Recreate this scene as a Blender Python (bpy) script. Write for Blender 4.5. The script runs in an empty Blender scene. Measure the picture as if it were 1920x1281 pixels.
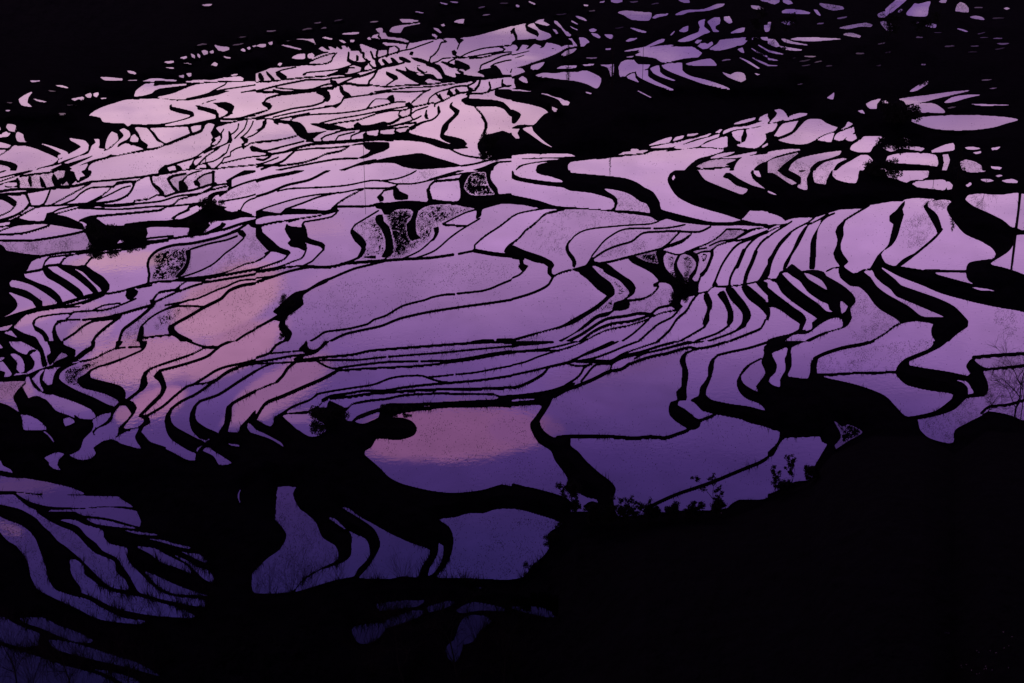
import bpy, math, random
import numpy as np
rad = math.radians
S = bpy.context.scene
# ------------------------------------------------------------------ camera
HFOV, PITCH, CAMH = 36.0, 21.0, 120.0          # degrees, degrees down, metres above the lowest paddy
FPX = 960.0 / math.tan(rad(HFOV / 2))          # focal length in pixels of the 1920 px wide photograph
cd = bpy.data.cameras.new("camera"); cam = bpy.data.objects.new("camera", cd); S.collection.objects.link(cam)
cam.location = (0, 0, CAMH); cam.rotation_euler = (rad(90 - PITCH), 0, 0)
cd.sensor_width = 36; cd.angle = rad(HFOV); cd.clip_start = 0.5; cd.clip_end = 20000
S.camera = cam
# ------------------------------------------------------------------ sky at dusk
def lin(c): return tuple(((x / 255) / 12.92 if x / 255 <= .04045 else ((x / 255 + .055) / 1.055) ** 2.4) for x in c) + (1,)
W = bpy.data.worlds.new("World"); S.world = W; W.use_nodes = True
nt = W.node_tree; N = nt.nodes; L = nt.links; N.clear()
def node(t, **k):
    n = N.new(t)
    for a, b in k.items(): setattr(n, a, b)
    return n
def mth(op, a, b=None, c=None, clamp=False):
    n = node('ShaderNodeMath', operation=op, use_clamp=clamp)
    for i, v in enumerate((a, b, c)):
        if v is None: continue
        if isinstance(v, (int, float)): n.inputs[i].default_value = v
        else: L.new(v, n.inputs[i])
    return n.outputs[0]
def mixc(f, a, b, bt='MIX'):
    n = node('ShaderNodeMix', data_type='RGBA', blend_type=bt, clamp_factor=True)
    if isinstance(f, (int, float)): n.inputs[0].default_value = f
    else: L.new(f, n.inputs[0])
    for i, v in ((6, a), (7, b)):
        if isinstance(v, tuple): n.inputs[i].default_value = v
        else: L.new(v, n.inputs[i])
    return n.outputs[2]
tc = node('ShaderNodeTexCoord'); sx = node('ShaderNodeSeparateXYZ'); L.new(tc.outputs['Generated'], sx.inputs[0])
EL = mth('MULTIPLY', mth('ARCSINE', sx.outputs[2]), 57.29578)          # elevation, degrees
AZ = mth('MULTIPLY', mth('ARCTAN2', sx.outputs[0], sx.outputs[1]), 57.29578)   # azimuth from +Y, degrees
def noise(scale, detail, stretch=(1, 1, 1), off=(0, 0, 0), rough=.5, dist=0):
    mp = node('ShaderNodeMapping'); L.new(tc.outputs['Generated'], mp.inputs[0])
    mp.inputs['Scale'].default_value = stretch; mp.inputs['Location'].default_value = off
    n = node('ShaderNodeTexNoise'); L.new(mp.outputs[0], n.inputs['Vector'])
    n.inputs['Scale'].default_value = scale; n.inputs['Detail'].default_value = detail
    n.inputs['Roughness'].default_value = rough; n.inputs['Distortion'].default_value = dist
    return n.outputs[0]
SKY = [(0, (115, 80, 120)), (7, (115, 80, 130)), (8.8, (120, 86, 142)), (10.3, (148, 108, 162)), (12.5, (192, 149, 196)), (14.4, (192, 149, 201)), (16.7, (178, 133, 191)), (19.4, (150, 108, 170)), (21.4, (119, 82, 150)), (23.3, (87, 59, 127)), (25.2, (66, 43, 107)), (27.1, (53, 36, 94)), (29.7, (38, 28, 84)), (33, (22, 17, 62)), (45, (16, 13, 44)), (90, (7, 6, 18))]
EL0 = mth('ADD', EL, mth('MULTIPLY', mth('SUBTRACT', noise(9, 3, (1, 1, 3)), .5), 2.2))
rp = node('ShaderNodeValToRGB'); L.new(mth('DIVIDE', EL0, 90.0, clamp=True), rp.inputs[0])
cr_ = rp.color_ramp; cr_.interpolation = 'LINEAR'
while len(cr_.elements) > 1: cr_.elements.remove(cr_.elements[-1])
for i, (e, c) in enumerate(SKY):
    el = cr_.elements[0] if i == 0 else cr_.elements.new(e / 90)
    el.position = e / 90; el.color = lin(c)
col = rp.outputs[0]
def blob(az, el, ra, re, rot=0.0, warp=.0, edge=.35, wn=None):
    """soft elliptical patch of sky: 1 in the middle, 0 outside"""
    da = mth('SUBTRACT', AZ, az); de = mth('SUBTRACT', EL, el)
    c, s = math.cos(rad(rot)), math.sin(rad(rot))
    a = mth('DIVIDE', mth('ADD', mth('MULTIPLY', da, c), mth('MULTIPLY', de, s)), ra)
    b = mth('DIVIDE', mth('SUBTRACT', mth('MULTIPLY', de, c), mth('MULTIPLY', da, s)), re)
    d = mth('SQRT', mth('ADD', mth('MULTIPLY', a, a), mth('MULTIPLY', b, b)))
    if wn is not None: d = mth('ADD', d, mth('MULTIPLY', mth('SUBTRACT', wn, .5), warp))
    return mth('DIVIDE', mth('SUBTRACT', 1 + edge, d, clamp=False), 2 * edge, clamp=True)
wn1 = noise(16, 6, (1, 1, 2.6), rough=.6, dist=.6)
wn2 = noise(34, 5, (1, 1, 3.2), (3, 1, 2), rough=.6, dist=.4)
wnc = mth('ADD', mth('MULTIPLY', wn1, .55), mth('MULTIPLY', noise(60, 6, (1, 1, 2.2), (1, 4, 2), .62), .45))
# broad glow low in the west, duller sky to the right of it
for a, e, ra, re, rot, c, k in [(-10.32, 12.6, 10.91, 2.06, 0, (230, 188, 212), 0.85), (0.0, 13.09, 5.11, 1.14, 0, (216, 170, 198), 0.6), (5.77, 14.93, 4.69, 1.15, 0, (204, 158, 205), 0.5), (12.53, 14.1, 4.82, 1.12, 0, (214, 168, 208), 0.6), (10.31, 9.64, 8.48, 2.03, 0, (104, 74, 144), 0.95), (5.64, 11.52, 4.41, 0.94, 0, (125, 88, 156), 0.7), (15.69, 11.88, 3.57, 1.1, 0, (140, 98, 155), 0.5), (-17.71, 13.77, 2.19, 1.09, 0, (196, 150, 190), 0.5)]:
    col = mixc(mth('MULTIPLY', blob(a, e, ra, re, rot, .8, .9, wn1), k), col, lin(c))
# rose-lit clouds
for a, e, ra, re, rot, c, k in [(-14.65, 17.53, 1.83, 0.32, 0, (197, 147, 174), 0.85), (-7.43, 16.69, 1.2, 0.27, 0, (192, 141, 182), 0.5), (-17.05, 16.07, 1.11, 0.15, 0, (200, 155, 182), 0.6), (-10.87, 19.21, 2.24, 1.05, -22, (184, 129, 165), 0.95), (-7.33, 18.62, 0.81, 0.23, -18, (173, 124, 175), 0.4), (-15.94, 19.84, 0.88, 0.41, -20, (179, 129, 166), 0.8), (-18.06, 19.15, 1.13, 0.29, -10, (182, 131, 170), 0.7), (-16.42, 18.98, 1.14, 0.19, 0, (182, 131, 172), 0.6), (-14.11, 21.07, 2.22, 0.88, 0, (173, 120, 158), 0.95), (-10.7, 20.94, 2.23, 0.72, -22, (167, 114, 155), 0.95), (-13.65, 22.57, 1.1, 0.49, -10, (166, 108, 151), 0.85), (-18.94, 21.71, 0.79, 0.44, 0, (146, 100, 145), 0.8), (-9.06, 22.44, 2.27, 0.73, -25, (150, 100, 147), 0.85), (-8.4, 23.51, 0.71, 0.23, 0, (126, 85, 139), 0.8), (-14.98, 22.94, 0.4, 0.3, 0, (156, 104, 147), 0.8), (-17.37, 22.27, 1.16, 0.22, 15, (126, 89, 147), 0.6), (-2.34, 24.3, 3.93, 1.0, -2, (124, 77, 124), 1.0), (0.11, 24.19, 1.06, 0.58, 0, (118, 73, 126), 0.7), (3.96, 21.87, 2.69, 0.43, -12, (115, 77, 139), 0.55), (2.11, 23.3, 2.31, 0.5, 0, (97, 64, 133), 0.4), (-18.77, 24.95, 1.36, 0.26, 0, (88, 58, 112), 0.8), (-19.65, 26.39, 0.5, 0.13, 25, (109, 73, 118), 0.8), (-3.73, 20.95, 3.32, 0.19, 0, (137, 95, 158), 0.3)]:
    col = mixc(mth('MULTIPLY', blob(a, e, ra, re, rot, .9, .11, wnc), k), col, lin(c))
lowel = mth('DIVIDE', mth('SUBTRACT', 17.5, EL), 5.0, clamp=True)
wn3 = noise(14, 4, (1, 1, 7), (5, 2, 9), rough=.55, dist=.3)
stk = mth('MULTIPLY', mth('MULTIPLY', mth('SUBTRACT', wn3, .52), 5.0, clamp=True), lowel)
col = mixc(mth('MULTIPLY', stk, .75), col, lin((150, 116, 168)))
stk2 = mth('MULTIPLY', mth('MULTIPLY', mth('SUBTRACT', .47, wn3), 6.0, clamp=True), lowel)
col = mixc(mth('MULTIPLY', stk2, .6), col, lin((226, 184, 210)))
st = mth('MULTIPLY', mth('SUBTRACT', wn2, .5, clamp=False), .55)
bg = node('ShaderNodeBackground'); 
col = mixc(1.0, col, (1, 1, 1, 1), 'MULTIPLY')
hv = node('ShaderNodeHueSaturation'); L.new(col, hv.inputs['Color']); L.new(mth('ADD', 1.0, st), hv.inputs['Value'])
L.new(hv.outputs[0], bg.inputs[0]); bg.inputs[1].default_value = 1.0
# faint physical twilight underneath
sk = node('ShaderNodeTexSky', sky_type='NISHITA'); sk.sun_disc = False; sk.sun_elevation = rad(1.0); sk.sun_rotation = rad(-20)
b2 = node('ShaderNodeBackground'); L.new(sk.outputs[0], b2.inputs[0]); b2.inputs[1].default_value = 0.003
ad = node('ShaderNodeAddShader'); L.new(bg.outputs[0], ad.inputs[0]); L.new(b2.outputs[0], ad.inputs[1])
wo = node('ShaderNodeOutputWorld'); L.new(ad.outputs[0], wo.inputs[0])
sd = bpy.data.lights.new("sun", 'SUN'); so = bpy.data.objects.new("sun", sd); S.collection.objects.link(so)
sd.energy = 0.02; sd.angle = rad(4); sd.color = (1, .7, .6); so.rotation_euler = (rad(89), 0, rad(20 + 180)); so.location = (0, 0, 300)
S.view_settings.view_transform = 'Standard'; S.view_settings.look = 'None'; S.view_settings.exposure = 0; S.view_settings.gamma = 1
# ------------------------------------------------------------------ helpers
COL = S.collection
def tag(o, label=None, cat=None, group=None, kind=None):
    for k, v in (('label', label), ('category', cat), ('group', group), ('kind', kind)):
        if v: o[k] = v
    return o
def mesh_np(name, V, F, mat=None, parent=None, smooth=False, tri=False):
    """V (n,3) floats, F (m,k) ints -> one mesh object"""
    V = np.asarray(V, np.float32); F = np.asarray(F, np.int32); k = F.shape[1]
    me = bpy.data.meshes.new(name)
    me.vertices.add(len(V)); me.vertices.foreach_set('co', V.ravel())
    me.loops.add(F.size); me.loops.foreach_set('vertex_index', F.ravel())
    me.polygons.add(len(F)); me.polygons.foreach_set('loop_start', np.arange(0, F.size, k, dtype=np.int32))
    if smooth: me.polygons.foreach_set('use_smooth', np.ones(len(F), bool))
    me.update(calc_edges=True)
    if mat: me.materials.append(mat)
    o = bpy.data.objects.new(name, me); COL.objects.link(o)
    if parent: o.parent = parent
    return o
def material(name, base, rough=.9, spec=.2, var=.5, scale=1.0, bump=0.0):
    m = bpy.data.materials.new(name); m.use_nodes = True; t = m.node_tree; p = t.nodes['Principled BSDF']
    p.inputs['Roughness'].default_value = rough; p.inputs['Specular IOR Level'].default_value = spec
    tcn = t.nodes.new('ShaderNodeTexCoord'); nz = t.nodes.new('ShaderNodeTexNoise'); nz.inputs['Scale'].default_value = scale; nz.inputs['Detail'].default_value = 6
    t.links.new(tcn.outputs['Object'], nz.inputs['Vector'])
    r = t.nodes.new('ShaderNodeValToRGB'); t.links.new(nz.outputs[0], r.inputs[0])
    r.color_ramp.elements[0].position = .3; r.color_ramp.elements[1].position = .7
    r.color_ramp.elements[0].color = tuple(c * (1 - var) for c in base) + (1,); r.color_ramp.elements[1].color = tuple(c * (1 + var) for c in base) + (1,)
    t.links.new(r.outputs[0], p.inputs['Base Color'])
    if bump:
        b = t.nodes.new('ShaderNodeBump'); b.inputs['Strength'].default_value = bump; b.inputs['Distance'].default_value = .3
        t.links.new(nz.outputs[0], b.inputs['Height']); t.links.new(b.outputs[0], p.inputs['Normal'])
    return m
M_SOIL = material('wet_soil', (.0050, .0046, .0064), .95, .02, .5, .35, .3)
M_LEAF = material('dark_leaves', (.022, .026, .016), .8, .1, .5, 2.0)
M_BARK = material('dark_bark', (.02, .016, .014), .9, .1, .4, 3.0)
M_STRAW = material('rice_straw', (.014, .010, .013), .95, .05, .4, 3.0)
M_BLOOM = material('pale_blossom', (.8, .6, .62), .9, .1, .2, 5.0)
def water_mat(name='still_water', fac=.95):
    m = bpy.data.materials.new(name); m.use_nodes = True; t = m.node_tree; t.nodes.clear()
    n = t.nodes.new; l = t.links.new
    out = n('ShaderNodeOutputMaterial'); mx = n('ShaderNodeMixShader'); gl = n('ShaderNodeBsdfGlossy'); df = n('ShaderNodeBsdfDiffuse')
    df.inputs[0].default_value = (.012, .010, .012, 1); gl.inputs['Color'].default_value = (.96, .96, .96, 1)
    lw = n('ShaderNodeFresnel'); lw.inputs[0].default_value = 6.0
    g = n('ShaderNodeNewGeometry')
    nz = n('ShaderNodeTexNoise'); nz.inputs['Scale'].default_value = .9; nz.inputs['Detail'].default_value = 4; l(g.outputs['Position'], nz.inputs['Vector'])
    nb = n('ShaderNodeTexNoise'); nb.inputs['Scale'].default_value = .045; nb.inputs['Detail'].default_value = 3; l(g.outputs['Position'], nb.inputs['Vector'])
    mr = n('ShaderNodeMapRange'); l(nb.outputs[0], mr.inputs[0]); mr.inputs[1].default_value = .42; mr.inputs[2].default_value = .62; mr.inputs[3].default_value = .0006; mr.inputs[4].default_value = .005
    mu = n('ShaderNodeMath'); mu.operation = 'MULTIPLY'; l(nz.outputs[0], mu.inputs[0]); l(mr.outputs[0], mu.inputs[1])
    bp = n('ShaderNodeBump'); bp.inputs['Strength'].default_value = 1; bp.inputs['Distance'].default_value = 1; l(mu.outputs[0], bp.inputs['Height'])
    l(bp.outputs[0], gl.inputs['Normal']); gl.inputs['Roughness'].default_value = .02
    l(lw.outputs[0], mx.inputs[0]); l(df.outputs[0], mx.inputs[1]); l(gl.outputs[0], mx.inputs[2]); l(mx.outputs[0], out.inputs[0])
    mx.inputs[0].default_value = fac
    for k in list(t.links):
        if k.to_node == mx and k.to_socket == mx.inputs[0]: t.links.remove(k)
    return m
M_WATER = water_mat()
# ------------------------------------------------------------------ the field map: a survey of every bund, bank and paddy
TRACE = [(0,0,"""b 35,830 60,820 85,828 60,838
b 140,745 180,715 230,690 245,692 215,730 205,770 235,795 258,800 215,802 160,790 145,765
b 240,738 300,750 360,765 330,770 280,760
b 410,640 470,640 520,662 470,658
b 520,625 560,630 592,642 560,640
b 220,605 300,603 300,612 240,618
b 530,742 560,735 620,725 635,738 610,752 590,745 560,758
b 635,712 680,695 690,715 680,738 655,732
b 695,700 735,685 742,710 725,732 705,722
b 750,735 800,732 800,742 760,744
b 122,790 132,788 140,808 130,808
b 748,578 830,580 920,590 920,604 840,606 780,602
b 945,600 1030,598 1030,606 960,606
b 1050,600 1100,590 1240,590 1330,600 1320,612 1200,608 1080,612
b 1005,725 1020,680 1050,655 1100,625 1160,620 1150,645 1200,640 1400,628 1400,640 1200,665 1160,680 1140,700 1080,718 1030,725
b 950,530 1000,535 1025,550 1015,560 970,550
b 1150,485 1205,490 1170,494
b 1225,465 1300,455 1308,470 1260,478
b 1230,500 1310,508 1300,518 1250,510
b 1150,536 1195,534 1190,545 1160,543
b 1345,435 1400,420 1405,435 1380,445
b 1350,465 1440,478 1440,484 1380,476
b 1430,400 1460,415 1465,440 1440,430
b 1480,395 1505,420 1500,440 1480,420
b 1510,370 1560,385 1560,405 1530,415
b 1570,388 1600,375 1605,398 1585,405
b 1605,335 1640,345 1720,355 1720,375 1680,388 1640,380
b 1800,375 1825,362 1850,385 1825,388
b 1850,358 1875,350 1882,370 1865,375
b 1890,345 1922,338 1922,352 1900,354
b 1670,420 1740,432 1720,442 1690,436
b 1580,488 1610,462 1635,480 1625,500
b 1295,580 1325,575 1320,590
b 1340,568 1380,562 1380,585 1350,582
b 1395,550 1435,545 1435,575 1415,578
b 1730,562 1790,550 1780,565 1740,572
b 1510,35 1600,30 1580,45 1530,47
b 1380,612 1450,602 1600,590 1800,572 1830,590 1820,604 1600,610 1440,622
b 1180,730 1300,700 1420,650 1510,625 1700,615 1940,610 1940,660 1800,690 1640,680 1500,725 1400,745 1290,745
l 5: 1560,705 1600,680 1690,635 1700,620
l 4: 1400,742 1500,720 1640,680 1760,660 1940,635
b 1400,755 1500,740 1640,712 1700,690 1800,685 1810,705 1700,735 1600,750 1520,775 1490,800 1640,860 1660,880 1560,900 1420,930 1240,948 1240,935 1380,900 1460,870 1450,840 1380,820 1290,800 1290,780 1340,755
b 665,868 690,840 760,805 870,770 960,745 1180,740 1290,752 1330,752 1270,795 1275,825 1350,850 1430,868 1350,900 1200,930 1050,935 930,925 860,925 770,915 755,885 700,872
b 1500,795 1540,770 1600,775 1640,800 1720,830 1680,870 1650,880 1640,850 1560,825
b 1560,770 1640,745 1700,720 1940,690 1940,850 1850,870 1760,885 1660,885 1720,870 1745,840 1760,800 1740,780 1690,765 1640,770
b 1650,900 1760,895 1940,870 1940,890 1800,910 1660,915
b 1620,960 1700,925 1940,890 1940,1300 1180,1300 1230,1265 1310,1240 1390,1210 1480,1170 1560,1090 1590,1050 1660,1010 1640,985
L 10: 1600,1080 1650,1040 1660,1000
b 930,925 985,935 960,950
b 1010,955 1100,960 1120,980 1150,1020 1180,1060 1240,1085 1170,1105 1105,1115 1110,1085 1060,1050 1040,1000
b 1125,960 1410,950 1420,975 1425,1000 1340,1045 1260,1080 1190,1040 1160,995
b 1435,950 1510,940 1505,975 1440,1000
b 975,1060 985,1020 1010,1005 1040,1040 1035,1065 1000,1068
b 835,1160 880,1110 940,1075 1000,1090 1060,1110 1080,1120 960,1145 860,1165
b 895,975 930,960 970,985 980,1020 950,1050 890,1080 870,1130 800,1175 700,1200 600,1240 540,1265 520,1255 640,1200 740,1150 830,1110 880,1065 930,1020 920,1000
b 790,1110 800,1050 840,985 880,1005 890,1050 840,1090 800,1120
b 665,1150 690,1090 720,1070 705,1040 745,1045 750,1080 740,1110 790,1120 740,1150 660,1180 500,1230 480,1220 600,1170
b 520,1035 560,1040 640,1055 668,1090 660,1130 600,1165 480,1205 440,1225 430,1215 500,1165 580,1120 610,1100 570,1075 530,1055
b 665,1250 720,1210 900,1165 1100,1130 1250,1090 1400,1030 1520,985 1540,940 1570,920 1610,935 1600,960 1580,1000 1600,1040 1560,1090 1540,1130 1450,1180 1330,1215 1230,1250 1190,1300 680,1300
b 560,1260 660,1225 640,1270 600,1300 480,1300
b 45,955 60,925 90,920 122,945 110,990 70,985
b -20,1020 45,985 82,1000 60,1025 -20,1035
b -20,940 0,950 8,975 -20,990
b 115,1000 130,988 175,1010 188,1060 330,1080 430,1110 515,1150 450,1190 430,1180 460,1155 370,1105 280,1075 180,1068 130,1060
b -20,1070 0,1065 85,1090 60,1112 0,1108 -20,1110
b -20,1125 50,1125 0,1160 -20,1160
b -20,1180 60,1130 110,1090 220,1100 330,1140 435,1190 400,1230 280,1265 250,1300 120,1300 135,1245 90,1218 0,1200 -20,1200
b -20,1240 60,1250 80,1265 60,1300 -20,1300
b 240,1300 300,1265 400,1245 480,1225 380,1275 330,1300"""),
(0,320,"""B -20,-20 1940,-20 1940,1300 -20,1300
L 5: -20,60 100,30 240,0
L 5: -20,20 60,-5
L 6: -20,85 60,60 150,30 260,-5
K 20,95 130,65 150,75 150,120 110,125 40,125
b 20,100 60,90 125,90 130,110 100,122 40,115
L 12: 130,60 145,100 140,125
K 215,35 235,45 240,120 230,125 210,80
K 295,35 320,60 350,125 310,125
K 400,20 430,60 460,110 450,125 410,120 385,60
K 440,60 480,50 490,0 560,10 575,60 545,100 520,110 500,80 470,110
L 8: 150,45 220,30 400,10 440,-10
S 0.6: 150,60 400,20 520,0 530,110 150,125
K 560,60 640,40 610,10 640,-20 680,-20 685,30 640,65 580,90
b 555,-10 610,-10 605,30 590,80 575,60
L 16: -20,160 120,140 320,140 420,125 560,115 680,85
L 16: -20,185 60,175 160,170 250,155 330,140
L 10: 680,85 900,65 1150,35 1300,10 1400,-20
L 7: -20,110 20,100
K 180,165 200,160 225,215 230,245 215,240 195,200
K -20,190 60,190 130,235 120,260 100,270 60,240 20,220 -20,215
b -5,225 30,225 50,245 10,290 -20,300
K -20,235 10,235 20,265 0,285 -20,290
L 7: 120,255 90,290 30,325 -20,340
L 7: 220,245 180,295 100,340 -20,375
L 10: 230,250 160,310 60,360 -20,390
L 10: 375,150 360,190 330,250 280,270
L 10: 230,265 320,265 440,260 600,250 680,245
L 9: 140,345 200,310 280,270
K 120,350 220,375 330,375 350,320 390,310 430,330 500,345 570,375 620,400 640,440 560,435 420,410 330,400 200,395 140,410 70,410 80,370
L 8: 390,320 440,290 560,265 640,255
L 7: 390,255 500,195 600,140 680,95
L 8: 450,260 560,215 600,175 680,130 850,120
L 5: 400,330 520,295 620,270
L 10: 850,125 880,90 980,80 1010,85 1000,120 960,180 880,220 760,240 620,250
L 6: 700,235 820,180 920,130 980,115
L 7: 620,260 760,190 860,110 1010,80 1100,40
K 980,75 1020,85 1000,130 990,100
L 20: 600,260 700,262 860,262 1000,250
L 7: 1000,250 1010,225 1120,210 1180,180
L 9: 1000,250 1200,230 1340,190 1500,170 1600,120
K 1120,45 1140,45 1150,90 1200,125 1235,170 1235,190 1200,180 1180,150 1140,110
K 1250,60 1300,30 1400,15 1400,30 1300,50 1275,70 1300,110 1340,150 1330,175 1290,130
K 1340,80 1370,70 1410,120 1410,150 1350,160 1340,110
K 1450,80 1480,65 1505,100 1500,125 1460,110
L 8: 1370,75 1400,40 1470,10 1600,-20
L 8: 1480,65 1530,30 1610,10
L 20: 1600,-20 1600,90
L 12: 1240,195 1330,165 1450,145 1560,110 1620,95
L 8: 1590,120 1650,105 1700,100
L 7: 1180,180 1230,190
S 0.6: 1140,60 1600,0 1600,100 1240,190
K 1560,190 1620,160 1700,150 1690,170 1620,185 1590,230 1640,260 1760,285 1840,310 1900,330 1940,350 1820,350 1740,370 1640,380 1700,400 1650,440 1560,460 1470,485 1410,480 1420,430 1300,425 1180,420 1100,430 1110,470 1080,520 1000,540 900,520 860,570 740,580 680,550 655,500 635,460 650,400 590,375 620,370 700,350 750,375 800,410 960,410 1200,380 1350,365 1440,330 1550,260
b 1560,390 1600,375 1670,380 1650,410 1540,465 1520,465 1580,410
L 7: 640,370 720,350
L 9: 600,280 700,285 900,290 1150,270 1260,265
L 10: 600,375 680,345 900,325 1060,310 1200,295 1250,270
L 8: 1240,270 1300,255 1340,215 1440,190 1560,150 1700,115 1720,110
L 8: 1260,270 1400,255 1560,235
L 9: 940,405 1100,385 1250,380 1330,370
K 1280,360 1330,325 1400,290 1420,260 1540,235 1530,260 1440,290 1400,310 1330,340 1310,365
b 1420,285 1480,260 1500,275 1460,300 1430,300
b 1320,345 1400,315 1460,310 1440,330 1340,360
K 1690,80 1720,60 1790,20 1940,-20 1940,0 1790,45 1740,70 1740,120 1700,150 1720,110
L 10: 1650,190 1740,130 1860,85 1940,65
S 0.6: 1650,210 1900,100 1940,90 1940,140 1800,180 1640,235
L 7: 1640,235 1760,215 1860,195 1940,170
L 7: 1800,310 1830,250 1880,215 1940,200
b 1680,290 1740,260 1810,230 1800,270 1780,305 1740,310
b 1900,310 1940,300 1940,345 1890,335
L 8: -20,390 80,375 140,350
L 6: -20,425 70,410
L 7: -20,460 120,410 250,400
L 9: -20,480 160,470 280,440 370,410
L 10: -20,520 200,525 400,500 560,470 640,450
S 0.5: 0,545 200,530 400,510 620,470 720,560 700,590 340,630 80,600
K -20,550 30,570 50,600 200,625 320,640 240,680 210,740 180,770 190,800 280,840 380,880 450,940 470,980 440,1010 420,980 340,920 240,860 150,830 90,820 70,840 80,870 200,900 290,960 320,980 320,1020 270,1025 240,980 180,950 70,910 70,920 120,970 130,1020 80,1070 -20,1100
L 10: 310,640 460,615 640,600 860,570 1080,540 1250,515 1400,490 1500,480
L 10: 740,580 900,550 1100,510 1300,490
L 7: 540,630 720,605 820,590 1080,555 1260,525
K 1070,525 1160,520 1160,540 1080,545
L 14: 190,765 250,755 320,740 350,715 450,705
L 9: 320,740 340,680 370,650 530,630
L 9: 450,705 480,660 530,630
L 9: 640,710 690,650 760,620 850,605 1000,580 1120,550
K 320,745 350,720 400,760 500,820 600,890 630,940 590,960 540,920 440,850 350,800
K 420,705 470,705 560,740 640,800 720,880 745,930 700,920 660,880 560,800 460,740
K 470,705 580,715 640,710 700,750 780,800 825,860 820,895 770,920 750,880 680,820 620,760 560,735
L 10: 640,940 800,905
L 16: -20,1130 120,1080 280,1035 420,1010 560,970 760,930
L 8: 620,1000 720,960 780,935
L 10: 320,1030 520,1010 700,960 770,935
L 9: 780,925 900,905 1100,850 1200,830 1400,825 1580,830
L 9: 1030,880 1140,860
K 950,900 1000,880 1040,905 1010,950 960,970 940,940
L 16: 1110,850 1120,780 1110,720 1120,660 1180,600 1300,560 1440,545 1640,500 1780,450
L 9: 1020,960 900,1010 800,1040 700,1050 560,1060 520,1075
L 6: 700,1045 780,1010 850,1000 900,995
L 7: 170,1080 300,1050 420,1030 600,1020
S 1: 1150,650 1250,590 1430,570 1430,600 1425,700 1380,790 1320,815 1140,830 1160,720
K 1390,600 1430,590 1430,640 1420,700 1390,760 1340,800 1310,800 1380,720 1400,660
S 0.8: 1430,560 1780,460 1780,490 1440,580
L 10: 1430,590 1560,550 1700,520 1780,490
K 1780,450 1820,445 1850,485 1830,505 1790,480
L 8: 1830,505 1760,570 1690,620 1600,700 1480,760 1340,805
S 0.35: 1850,500 1940,470 1940,700 1740,770 1400,810 1600,720 1700,640
L 7: 1370,810 1560,790 1700,760 1840,700 1940,680
L 12: 1320,820 1500,810 1640,790 1800,760 1940,735
L 14: 1850,400 1790,440 1740,460
K 1850,390 1940,370 1940,430 1880,420
L 12: 1500,480 1680,440 1800,400 1940,365
L 10: 1580,830 1760,800 1940,770
L 8: 1350,860 1400,830
K 1320,880 1350,860 1350,900 1310,910
L 10: 1330,890 1200,910 1160,950 1140,980
L 10: 1150,990 1280,930 1340,905 1460,860 1580,830
K 1120,970 1160,970 1170,1000 1150,1020 1130,1000
L 9: 1940,815 1800,825 1700,870 1640,890 1480,960 1400,975 1240,1040
L 9: 1240,1010 1400,980
S 0.5: 1160,1050 1400,940 1700,840 1940,780 1940,810 1700,860 1480,940 1240,1010 1100,1120 950,1200
L 18: 1940,845 1820,860 1720,900 1660,960 1540,1020 1440,1080 1330,1140 1290,1165
L 9: 1540,1020 1400,1015 1340,1015 1220,1050 1120,1110 1060,1170
S 0.8: 1160,1120 1240,1050 1480,1020 1400,1080 1280,1150 1180,1190
K 1265,1160 1310,1150 1310,1190 1340,1220 1440,1270 1460,1300 1380,1300 1320,1250 1265,1220
L 12: 1130,1010 1020,1040 920,1070 800,1100 620,1120
K 850,1075 920,1075 910,1100 860,1105
L 14: 900,1100 800,1170 720,1240 690,1300
L 12: 860,1110 700,1130 620,1170 560,1220 480,1270
L 8: 430,1130 500,1120 600,1118
L 7: 495,1115 540,1075
K 170,1085 100,1150 -20,1175 -20,1130 60,1110 120,1085
L 14: 190,1070 110,1150 80,1190
L 8: 520,1070 400,1080 290,1100 250,1130
K 240,1140 270,1120 260,1160 330,1200 370,1260 370,1300 340,1300 320,1240 260,1190
K 400,1170 430,1130 470,1130 420,1160 430,1230 470,1300 410,1300 390,1210
K 80,1190 110,1180 180,1220 270,1250 290,1300 200,1300 120,1240
K -20,1210 60,1230 200,1280 240,1300 -20,1300
L 8: -20,1210 60,1200 90,1170
L 18: 1150,1010 1060,1090 980,1150 920,1200 890,1300
S 0.6: 950,1200 1050,1120 1060,1170 1040,1300 940,1300
K 1050,1170 1080,1170 1080,1230 1060,1300 1020,1300
L 8: 1070,1255 1180,1240 1300,1230
L 12: 1940,1180 1840,1230 1740,1300"""),
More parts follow.
